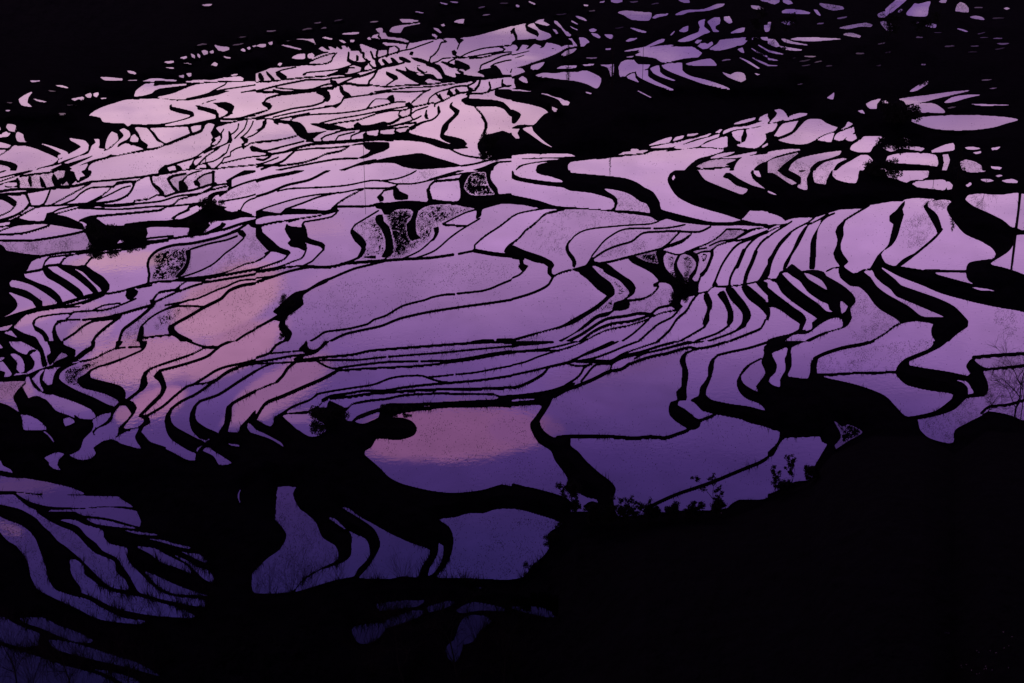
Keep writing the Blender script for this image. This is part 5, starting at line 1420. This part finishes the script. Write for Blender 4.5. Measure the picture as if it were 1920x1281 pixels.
# ------------------------------------------------------------------ levels: every terrace rises a little above the one nearer the camera
DEP = rad(PITCH) + np.arctan((Vv - 640.5) / FPX)
def xy(u, v, z):
    """point of the level z seen past photo pixel u, v (lens at 0,0,CAMH)"""
    cp, sp = math.cos(rad(PITCH)), math.sin(rad(PITCH))
    a = (u - 960) / FPX; b = (v - 640.5) / FPX
    dy = cp - b * sp; dz = -sp - b * cp
    t = (z - CAMH) / dz
    return a * t, dy * t
def ry(v, z): return xy(960.0, v, z)[1]
lev = {}
edges = {}
for j in range(0, NU, 2):
    colm = LAB[:, j]; ch = np.flatnonzero(np.diff(colm)) ; last = 0; lv = None
    runs = np.split(np.arange(NV), ch + 1)
    for r in runs[::-1]:
        l = int(colm[r[0]])
        if l == 0: continue
        if last and last != l:
            g = Vv[lv] - Vv[r[-1]]
            px = (CAMH / math.sin(DEP[lv])) / FPX
            h = g * px / math.cos(DEP[lv])
            k = (last, l); edges[k] = min(edges.get(k, 9e9), h)
        last = l; lv = r[0]
ctr_v = np.bincount(LAB.ravel(), weights=np.repeat(Vv, NU), minlength=NP + 1) / np.maximum(1, np.bincount(LAB.ravel(), minlength=NP + 1))
Z = np.full(NP + 1, 0.0)
des = np.maximum(0, (1150 - ctr_v)) * .008
Z[:] = des
for it in range(60):
    ch = 0
    for (a, b), h in edges.items():
        lim = Z[a] + max(.02, h * .30)
        if Z[b] > lim + 1e-4: Z[b] = lim; ch += 1
    if not ch: break
print('level passes', it, 'z range', Z[np.unique(LAB)].min(), Z[np.unique(LAB)].max())
ZW = Z[LAB]; wet = LAB > 0
# ground between: spread the levels (pull-push), bund crests above the water beside them
def pullpush(val, w):
    if min(val.shape) < 4: return val / np.maximum(w, 1e-6)
    H, Wd = val.shape; a = np.pad(val * 1.0, ((0, H % 2), (0, Wd % 2))); b = np.pad(w * 1.0, ((0, H % 2), (0, Wd % 2)))
    dv = a[::2, ::2] + a[1::2, ::2] + a[::2, 1::2] + a[1::2, 1::2]; dw = b[::2, ::2] + b[1::2, ::2] + b[::2, 1::2] + b[1::2, 1::2]
    s = np.maximum(1, dw); c = pullpush(dv / s, dw / s)
    up = np.repeat(np.repeat(c, 2, 0), 2, 1)[:H, :Wd]
    q = np.pad(up, 1, mode='edge'); up = (q[:-2, 1:-1] + q[2:, 1:-1] + q[1:-1, :-2] + q[1:-1, 2:] + 2 * up) / 6
    return np.where(w > 0, val / np.maximum(w, 1e-6), up)
base = pullpush(np.where(wet, ZW, 0), wet.astype(float))
def shift(A, dy, dx, fill):
    B = np.full_like(A, fill); H, Wd = A.shape
    B[max(0, dy):H + min(0, dy), max(0, dx):Wd + min(0, dx)] = A[max(0, -dy):H + min(0, -dy), max(0, -dx):Wd + min(0, -dx)]; return B
for _ in range(30):
    q = np.pad(base, 1, mode='edge'); sm = (q[:-2, 1:-1] + q[2:, 1:-1] + q[1:-1, :-2] + q[1:-1, 2:]) / 4
    base = np.where(wet, base, sm)
zc = np.where(wet, ZW, -99.0); crest = zc
for _ in range(2):
    crest = np.max([shift(crest, dy, dx, -99.0) for dy in (-1, 0, 1) for dx in (-1, 0, 1)], 0)
crest1 = np.max([shift(zc, dy, dx, -99.0) for dy in (-1, 0, 1) for dx in (-1, 0, 1)], 0)
# distance (cells) from the nearest water, inside the dark ground; and depth inside the water
dist = np.zeros((NV, NU), np.float32); cur = ~wet
for k in range(70):
    dist[cur] += 1
    nxt = cur & shift(cur, 1, 0, True) & shift(cur, -1, 0, True) & shift(cur, 0, 1, True) & shift(cur, 0, -1, True)
    if k % 2: nxt &= shift(cur, 1, 1, True) & shift(cur, -1, -1, True) & shift(cur, 1, -1, True) & shift(cur, -1, 1, True)
    cur = nxt
def vnoise(shape, cell, seed):
    r = np.random.default_rng(seed); h, w = shape[0] // cell + 3, shape[1] // cell + 3; g = r.random((h, w))
    y = np.arange(shape[0]) / cell; x = np.arange(shape[1]) / cell; y0 = y.astype(int); x0 = x.astype(int); fy = (y - y0)[:, None]; fx = (x - x0)[None]
    fy = fy * fy * (3 - 2 * fy); fx = fx * fx * (3 - 2 * fx)
    return (g[y0][:, x0] * (1 - fy) * (1 - fx) + g[y0 + 1][:, x0] * fy * (1 - fx) + g[y0][:, x0 + 1] * (1 - fy) * fx + g[y0 + 1][:, x0 + 1] * fy * fx)
rough = vnoise((NV, NU), 3, 1) * .5 + vnoise((NV, NU), 9, 2) * 1.0 + vnoise((NV, NU), 40, 3) * 1.6
frac_d = np.clip((.5 - cov) * 2, .10, 1)
zt = np.maximum(base, np.where(crest1 > -50, crest1 + .12 * frac_d, -99))
zt = np.maximum(zt, np.where((crest > -50), crest - .05, -99))
dd = np.maximum(0, dist - 2)
zt = zt + np.minimum(.35, dd * .03) + dd * .016 * rough / 3 * 1.6 + .05 * (vnoise((NV, NU), 2, 8)) * (dist > 0)
# the slope the photographer stands on climbs out of the lower right
CX = np.array([0, 860, 950, 1030, 1080, 1160, 1360, 1440, 1520, 1560, 1640, 1730, 1790, 1850, 1920, 3000.])
CV = np.array([1400, 1300, 1130, 1062, 992, 978, 962, 934, 894, 844, 806, 806, 838, 796, 800, 860.])
vc = np.interp(U, CX, CV); kk = .30 * np.clip((U - 960) / 250, 0, 1)
VV, UU = np.meshgrid(Vv, U, indexing='ij')
td = np.tan(DEP)[:, None]
rc = (CAMH - 1.0) / np.tan(rad(PITCH) + np.arctan((vc - 640.5) / FPX))
rr = (CAMH - 1.0 - kk[None] * rc[None]) / np.maximum(.12, td - kk[None])
zh = CAMH - rr * td
below = (VV > vc[None]) & (kk[None] > .001)
zt = np.where(below, np.maximum(zt, zh + (rough - 1.5) * .5 * np.clip((VV - vc[None]) / 40, 0, 1)), zt)
# beds
inn = np.zeros((NV, NU), np.float32); cur = wet.copy()
for k in range(4):
    inn[cur] += 1; cur = cur & shift(cur, 1, 0, True) & shift(cur, -1, 0, True) & shift(cur, 0, 1, True) & shift(cur, 0, -1, True)
zd = np.where(wet, -99.0, zt); nb = np.max([shift(zd, dy, dx, -99.0) for dy in (-1, 0, 1) for dx in (-1, 0, 1)], 0)
Hb = np.clip(nb - ZW, .05, 1.5)
fr = np.clip((cov - .5) * 2, .06, 1)
mudn = rng.random((NV, NU)) * .50 + vnoise((NV, NU), 3, 41) * .28 + vnoise((NV, NU), 8, 42) * .22
mud = wet & (inn >= 2) & (st > .62)
zt = np.where(wet, np.where(inn <= 1, ZW - Hb * fr, ZW - .10 - .05 * inn), zt)
zt = np.where(mud, ZW + .22 * (mudn - (.93 - .44 * np.minimum(st, 1.25))), zt)
# no ray crosses the ground twice: horizontal distance grows up the frame
R = np.zeros_like(zt); prev = np.full(NU, -1.0)
for i in range(NV - 1, -1, -1):
    y = ry(Vv[i], zt[i]); y = np.maximum(y, prev + .012); 
    R[i] = y; prev = y
b_ = (Vv - 640.5) / FPX; cp, sp = math.cos(rad(PITCH)), math.sin(rad(PITCH))
tt = R / (cp - b_ * sp)[:, None]
ZT = CAMH + tt * (-sp - b_ * cp)[:, None]
X = (U[None] - 960) / FPX * tt
# far rim drops into the valley
Pt = np.stack([X, R, ZT], -1)
idx = np.arange(NV * NU).reshape(NV, NU)
F = np.stack([idx[1:, :-1].ravel(), idx[1:, 1:].ravel(), idx[:-1, 1:].ravel(), idx[:-1, :-1].ravel()], 1)
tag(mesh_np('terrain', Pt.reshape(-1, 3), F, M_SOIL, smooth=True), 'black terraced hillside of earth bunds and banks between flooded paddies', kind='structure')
# surrounding ground to the horizon, just outside and below the surveyed slope
Rr = [60, 150, 400, 900, 1500, 2500, 4500, 9000]; gv = []; n_a = 72
for i, r in enumerate(Rr):
    for a in range(n_a):
        t = 2 * math.pi * a / n_a; r0 = r
        z = -14 - (0 if r < 800 else 0) + (0 if r < 1400 else (r - 900) * .035 * (.6 + .4 * math.sin(a * 1.7) * math.sin(a * .6 + i)))
        gv.append((r0 * math.cos(t), r0 * math.sin(t), z))
gf = [(i * n_a + a, i * n_a + (a + 1) % n_a, (i + 1) * n_a + (a + 1) % n_a, (i + 1) * n_a + a) for i in range(len(Rr) - 1) for a in range(n_a)]
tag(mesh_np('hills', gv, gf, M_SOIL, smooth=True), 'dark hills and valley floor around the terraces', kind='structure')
# ------------------------------------------------------------------ water, one sheet per paddy, dead level
q00, q01, q10, q11 = LAB[:-1, :-1], LAB[:-1, 1:], LAB[1:, :-1], LAB[1:, 1:]
ql = np.max([q00, q01, q10, q11], 0)
cells = np.argwhere(ql > 0); cl = ql[cells[:, 0], cells[:, 1]]
# a cell that touches two paddies belongs to the higher level only where its own corner is wet
order = np.argsort(cl, kind='stable'); cells = cells[order]; cl = cl[order]
bounds = np.flatnonzero(np.diff(cl)) + 1
DULL = [(w, np.array(p)) for c, w, p, t in SURVEY if c == 'D']  # paddies dimmed by hand for hill reflection, shade and screening twigs
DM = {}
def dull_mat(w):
    if w not in DM: DM[w] = water_mat('painted_shade_or_weedy_water', w)  # low reflectance stands in for dark-hill reflection and shade; stubbled paddies share it
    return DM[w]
def inpoly(x, y, P):
    Q = np.roll(P, -1, 0); m = (P[:, 1] > y) != (Q[:, 1] > y)
    return (np.sum(m & (x < P[:, 0] + (y - P[:, 1]) * (Q[:, 0] - P[:, 0]) / np.where(m, Q[:, 1] - P[:, 1], 1))) % 2) == 1
SILT = [M_WATER, M_WATER, water_mat('slightly_silty_water', .89), water_mat('silty_water', .83), water_mat('clear_water', .98)]
groups = np.split(cells, bounds); ids = cl[np.concatenate([[0], bounds])]
for g, l in zip(groups, ids):
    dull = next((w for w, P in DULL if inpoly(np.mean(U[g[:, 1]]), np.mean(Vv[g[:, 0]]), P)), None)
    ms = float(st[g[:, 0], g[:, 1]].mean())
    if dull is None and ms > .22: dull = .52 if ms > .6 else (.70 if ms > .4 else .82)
    z = Z[l]; i = g[:, 0]; j = g[:, 1]
    corners = np.stack([(i + 1) * NU + j, (i + 1) * NU + j + 1, i * NU + j + 1, i * NU + j], 1)
    un, inv = np.unique(corners, return_inverse=True)
    x, y = xy(U[un % NU], Vv[un // NU], z)
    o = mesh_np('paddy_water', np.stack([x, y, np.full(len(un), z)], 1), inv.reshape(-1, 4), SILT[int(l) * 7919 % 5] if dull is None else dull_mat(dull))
    tag(o, kind='structure')
# ------------------------------------------------------------------ rice stubble standing in the water (uncountable)
cell_area = step * step
cl_n = np.clip(vnoise((NV, NU), 4, 11) * .8 + vnoise((NV, NU), 14, 12) * .9 - .45, 0, 1.2)
dens = np.where(wet & (inn >= 1), .0034 + (3.2 * np.minimum(st, 1.3) ** 1.5 + .3 * st) * cl_n, 0) * cell_area
patch = np.clip((vnoise((NV, NU), 26, 31) - .45) * 4, 0, 1) * vnoise((NV, NU), 4, 32)
dens += np.where(wet & (inn >= 2), .030 * patch, 0)
cnt = rng.poisson(dens); hit = np.repeat(np.argwhere(cnt > 0), cnt[cnt > 0], axis=0); print('TUFTS', len(hit))
hv_ = []; hf_ = []; n = 0
hi = hit[:, 0]; hj = hit[:, 1]
uu = U[hj] + rng.uniform(-.8, .8, len(hit)); vv = Vv[hi] + rng.uniform(-.8, .8, len(hit)); zz = ZW[hi, hj]
bx, by = xy(uu, vv, zz); dpx = np.hypot(by, CAMH) / FPX
NB = 4
sz = dpx * rng.uniform(.5, 1.15, len(hit)) * (1 - .32 * np.clip((st[hi, hj] - .15) * 4, 0, 1)) + .02
verts = np.zeros((len(hit), NB * 3, 3), np.float32)
for b in range(NB):
    a = rng.uniform(0, 2 * math.pi, len(hit)); ln = rng.uniform(.5, 1.2, len(hit)) * sz
    cx, sx2 = np.cos(a), np.sin(a)
    verts[:, b * 3, 0] = bx - sx2 * sz * .4; verts[:, b * 3, 1] = by + cx * sz * .4; verts[:, b * 3, 2] = zz - .03
    verts[:, b * 3 + 1, 0] = bx + sx2 * sz * .4; verts[:, b * 3 + 1, 1] = by - cx * sz * .4; verts[:, b * 3 + 1, 2] = zz - .03
    verts[:, b * 3 + 2, 0] = bx + cx * ln * .6; verts[:, b * 3 + 2, 1] = by + sx2 * ln * .6; verts[:, b * 3 + 2, 2] = zz + ln * .8
fi = (np.arange(len(hit) * NB)[:, None] * 3 + np.arange(3)[None])
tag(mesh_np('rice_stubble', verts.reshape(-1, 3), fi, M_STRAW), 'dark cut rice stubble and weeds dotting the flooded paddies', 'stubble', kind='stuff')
# ------------------------------------------------------------------ rough grass and weeds along the banks nearest the camera
def zat(u, v):
    j = int(np.argmin(abs(U - u))); i = int(np.argmin(abs(Vv - v))); return Pt[i, j]
gm = (dist >= 1) & (dist <= 3) & (VV > 560)
gcl = np.clip((vnoise((NV, NU), 11, 51) * .6 + vnoise((NV, NU), 4, 52) * .4 - .42) * 4, 0, 1)
gp = np.argwhere(gm & (rng.random((NV, NU)) < (.16 + .35 * (VV > 1040)) * gcl + .02)); print('grass', len(gp))
P0 = Pt[gp[:, 0], gp[:, 1]]; nG = len(gp); gvt = np.zeros((nG, 9, 3), np.float32)
for b in range(3):
    a = rng.uniform(0, 6.28, nG); ln = (.12 + .75 * rng.random(nG) ** 2.2) * (1 + .8 * (Vv[gp[:, 0]] > 1040)) * (.5 + gcl[gp[:, 0], gp[:, 1]]); w = .05
    gvt[:, b * 3] = P0 + np.stack([-np.sin(a) * w, np.cos(a) * w, -.05 + 0 * a], 1); gvt[:, b * 3 + 1] = P0 + np.stack([np.sin(a) * w, -np.cos(a) * w, -.05 + 0 * a], 1)
    gvt[:, b * 3 + 2] = P0 + np.stack([np.cos(a) * ln * .6, np.sin(a) * ln * .6, ln], 1)
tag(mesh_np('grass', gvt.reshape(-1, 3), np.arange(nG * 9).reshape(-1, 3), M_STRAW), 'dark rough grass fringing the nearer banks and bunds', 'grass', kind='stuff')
# ------------------------------------------------------------------ plants
class MB:
    def __init__(s): s.v = []; s.f = []
    def tube(s, pts, rads, n=4):
        b0 = len(s.v); P = [np.array(p, float) for p in pts]
        for i, p in enumerate(P):
            d = P[min(i + 1, len(P) - 1)] - P[max(i - 1, 0)]; d /= np.linalg.norm(d) + 1e-9
            a = np.cross(d, (0.31, .87, .4)); a /= np.linalg.norm(a) + 1e-9; b = np.cross(d, a)
            for k in range(n):
                t = 2 * math.pi * k / n; s.v.append(tuple(p + (a * math.cos(t) + b * math.sin(t)) * rads[i]))
        for i in range(len(P) - 1):
            for k in range(n):
                q = b0 + i * n; s.f.append((q + k, q + (k + 1) % n, q + n + (k + 1) % n, q + n + k))
    def leaf(s, p, L_, R_):
        a = np.array([R_.gauss(0, 1), R_.gauss(0, 1), R_.gauss(0, 1)]); a /= np.linalg.norm(a) + 1e-9
        b = np.cross(a, (R_.gauss(0, 1), R_.gauss(0, 1), R_.gauss(0, 1))); b /= np.linalg.norm(b) + 1e-9
        q = len(s.v); p = np.array(p)
        for c in (-a * L_, b * L_ * .45, a * L_, -b * L_ * .45): s.v.append(tuple(p + c))
        s.f.append((q, q + 1, q + 2, q + 3))
    def build(s, name, mat, parent=None): return mesh_np(name, s.v, s.f, mat, parent)
def grow(mb, p, d, ln, r, lvl, R_, tips, droop=0.0, spread=.7, forks=3):
    n = 4; pts = [p]; d = np.array(d, float)
    for i in range(n):
        d = d + np.array([R_.gauss(0, .13), R_.gauss(0, .13), R_.gauss(0, .08) - droop * .12]); d /= np.linalg.norm(d)
        pts.append(pts[-1] + d * ln / n)
    mb.tube(pts, [r * (1 - .14 * i) for i in range(n + 1)], 4 if lvl < 2 else 3)
    if lvl == 0: tips.append(pts[-1]); tips.append(pts[-2]); return
    for k in range(forks):
        q = pts[-1] if k == 0 else pts[R_.randint(1, n)]
        a = R_.uniform(0, 6.283); nd = d + np.array([math.cos(a) * spread, math.sin(a) * spread, R_.uniform(-.1, .35)]); nd /= np.linalg.norm(nd)
        grow(mb, q, nd, ln * R_.uniform(.5, .75), r * .5, lvl - 1, R_, tips, droop, spread, forks)
def size_at(u, v, hpx):
    p = zat(u, v); d = math.dist(p, (0, 0, CAMH)); return p, hpx * d / FPX / math.cos(math.asin((CAMH - p[2]) / d)), d / FPX
def plant(kind, u, v, wpx, hpx, label, seed, group=None):
    R_ = random.Random(seed); p, h, px = size_at(u, v, hpx); w = wpx * px * .5
    cat = {'bare_shrub': 'shrub', 'bare_tree': 'tree', 'leafy_shrub': 'shrub', 'bush': 'bush', 'tree': 'tree', 'conifer': 'tree', 'sapling': 'sapling'}[kind]
    o = bpy.data.objects.new(kind, None); COL.objects.link(o); o.location = tuple(map(float, p)); tag(o, label, cat, group)
    wood = MB(); lf = MB(); tips = []; O = np.array([0, 0, -.3])
    thin = max(.012, px * .28)
    if kind == 'bare_shrub':
        nn = max(8, int(wpx / 3))
        for k in range(nn):
            t = []; lean = (k / (nn - 1) - .5) * 2 * w / h * 1.1
            grow(wood, O, (lean + R_.gauss(0, .1), R_.gauss(0, .3), 1), h * R_.uniform(.5, .8), thin * .9, 2, R_, t, 0, .42, 3)
        wood.build('stem', M_BARK, o); return o
    if kind in ('bare_tree',):
        grow(wood, O, (R_.gauss(0, .03), 0, 1), h * .5, max(thin * 2, h * .012), 4, R_, tips, .1, .95, 5)
        wood.build('trunk', M_BARK, o); return o
    if kind == 'conifer':
        wood.tube([O, (0, 0, h * .5), (0, 0, h)], [max(thin * 1.4, h * .018), max(thin, h * .01), thin * .4], 6)
        for i in range(int(60)):
            z = h * (.12 + .86 * i / 60); rr_ = w * (1 - i / 60) ** .8 + .05; a = R_.uniform(0, 6.283)
            e = np.array([math.cos(a) * rr_, math.sin(a) * rr_, z - rr_ * .25]); wood.tube([(0, 0, z), e], [thin * .5, thin * .25], 3)
            for q in range(9):
                t = R_.uniform(.2, 1); lf.leaf(np.array([0, 0, z]) * (1 - t) + e * t + np.array([R_.gauss(0, .1), R_.gauss(0, .1), R_.gauss(0, .1)]) * rr_, max(px * .9, .09 * w), R_)
        wood.build('trunk', M_BARK, o); lf.build('crown', M_LEAF, o); return o
    if kind == 'bush':
        for k in range(7):
            a = R_.uniform(0, 6.283); grow(wood, O, (math.cos(a) * .8 * w / max(h, w), math.sin(a) * .5, .9), h * .5, thin, 1, R_, tips, 0, .6, 3)
        cl = [(np.array([R_.uniform(-1, 1) * (w - .3 * min(w, h)), R_.uniform(-1, 1) * min(w, h) * .4, h * R_.uniform(.12, .72)]), R_.uniform(.24, .4)) for _ in range(max(7, int(wpx / 5)))]
        for c, r in cl:
            rw = min(w, h) * r
            for k in range(150):
                dv_ = np.array([R_.gauss(0, 1), R_.gauss(0, 1), R_.gauss(0, .8)]); dv_ /= np.linalg.norm(dv_) + 1e-9
                q = c + dv_ * rw * R_.random() ** .4
                if q[2] > 0: lf.leaf(q, max(px * 1.0, rw * .22), R_)
        wood.build('trunk', M_BARK, o); lf.build('crown', M_LEAF, o); return o
    # leafy shrub / sapling / broadleaf tree
    st_ = {'leafy_shrub': 4, 'sapling': 1, 'tree': 1}[kind]
    for k in range(st_):
        b = O + np.array([R_.uniform(-.3, .3) * w, R_.uniform(-.2, .2), 0]); grow(wood, b, (R_.gauss(0, .3) * w / h, R_.gauss(0, .15), 1), h * (.42 if kind == 'leafy_shrub' else .5), max(thin, h * .014), 2 if st_ > 1 else 3, R_, tips, 0, .8 * min(1.6, w / h + .4), 4 if st_ > 1 else 3)
    for t in tips:
        for k in range({'leafy_shrub': 15, 'sapling': 13, 'tree': 14}[kind]):
            lf.leaf(t + np.array([R_.gauss(0, 1), R_.gauss(0, 1), R_.gauss(0, 1)]) * px * (1.7 if kind != 'tree' else 2.6), px * R_.uniform(1.2, 2.8), R_)
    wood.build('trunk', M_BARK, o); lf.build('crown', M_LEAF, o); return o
GRP = {'bare_shrub': 'bare shrubs along the near shore', 'bare_tree': 'bare trees', 'leafy_shrub': 'leafy shrubs on the near crest', 'bush': 'dark bushes on the banks', 'tree': 'far trees at the upper right', 'conifer': 'dark conifers among the paddies', 'sapling': 'saplings on the near crest'}
for i, a in enumerate(PLANTS): plant(*a[:6], 100 + i, GRP[a[0]])
def post(u, v, hpx, label, group=None, thick=1.4):
    p, h, px = size_at(u, v, hpx); m = MB(); m.tube([(0, 0, -.4), (.02, 0, h * .5), (0, 0, h)], [px * thick * .5, px * thick * .48, px * thick * .42], 8)
    o = m.build('wooden_pole', M_BARK); o.location = tuple(map(float, p)); tag(o, label, 'pole', 'poles standing in the paddies')
for q in POLES: post(*q)
# pale blossoms on the weeds of the near slope
for k, (u, v, n_, sp_) in enumerate([(1772, 1192, 3, 6), (1872, 1228, 6, 16), (1910, 1205, 5, 14), (1850, 1265, 8, 26), (1812, 1255, 3, 10), (1345, 965, 5, 22)]):
    p, h, px = size_at(u, v, 8); R_ = random.Random(k); m = MB(); sm_ = MB()
    for i in range(n_):
        q = np.array([R_.gauss(0, sp_) * px, R_.gauss(0, sp_) * px * .5, h * R_.uniform(.5, 1.3)])
        sm_.tube([(0, 0, -.5), q], [.01, .007], 3)
        for j in range(3): m.leaf(q, px * 1.3, R_)
    o = bpy.data.objects.new('flowering_weed', None); COL.objects.link(o); o.location = tuple(map(float, p))
    tag(o, ['pair of faint pale blossoms apart on the dark near slope', 'brightest cluster of pale blossoms near the lower right corner', 'pale blossoms at the right edge of the dark slope', 'loose scatter of faint blossoms lowest in the right corner', 'few faint blossoms left of the lower right scatter', 'faint pale blossoms on the slope crest beside the big paddy'][k], 'weed', 'flowering weeds on the dark slope')
    sm_.build('stem', M_BARK, o); m.build('blossom', M_BLOOM, o)
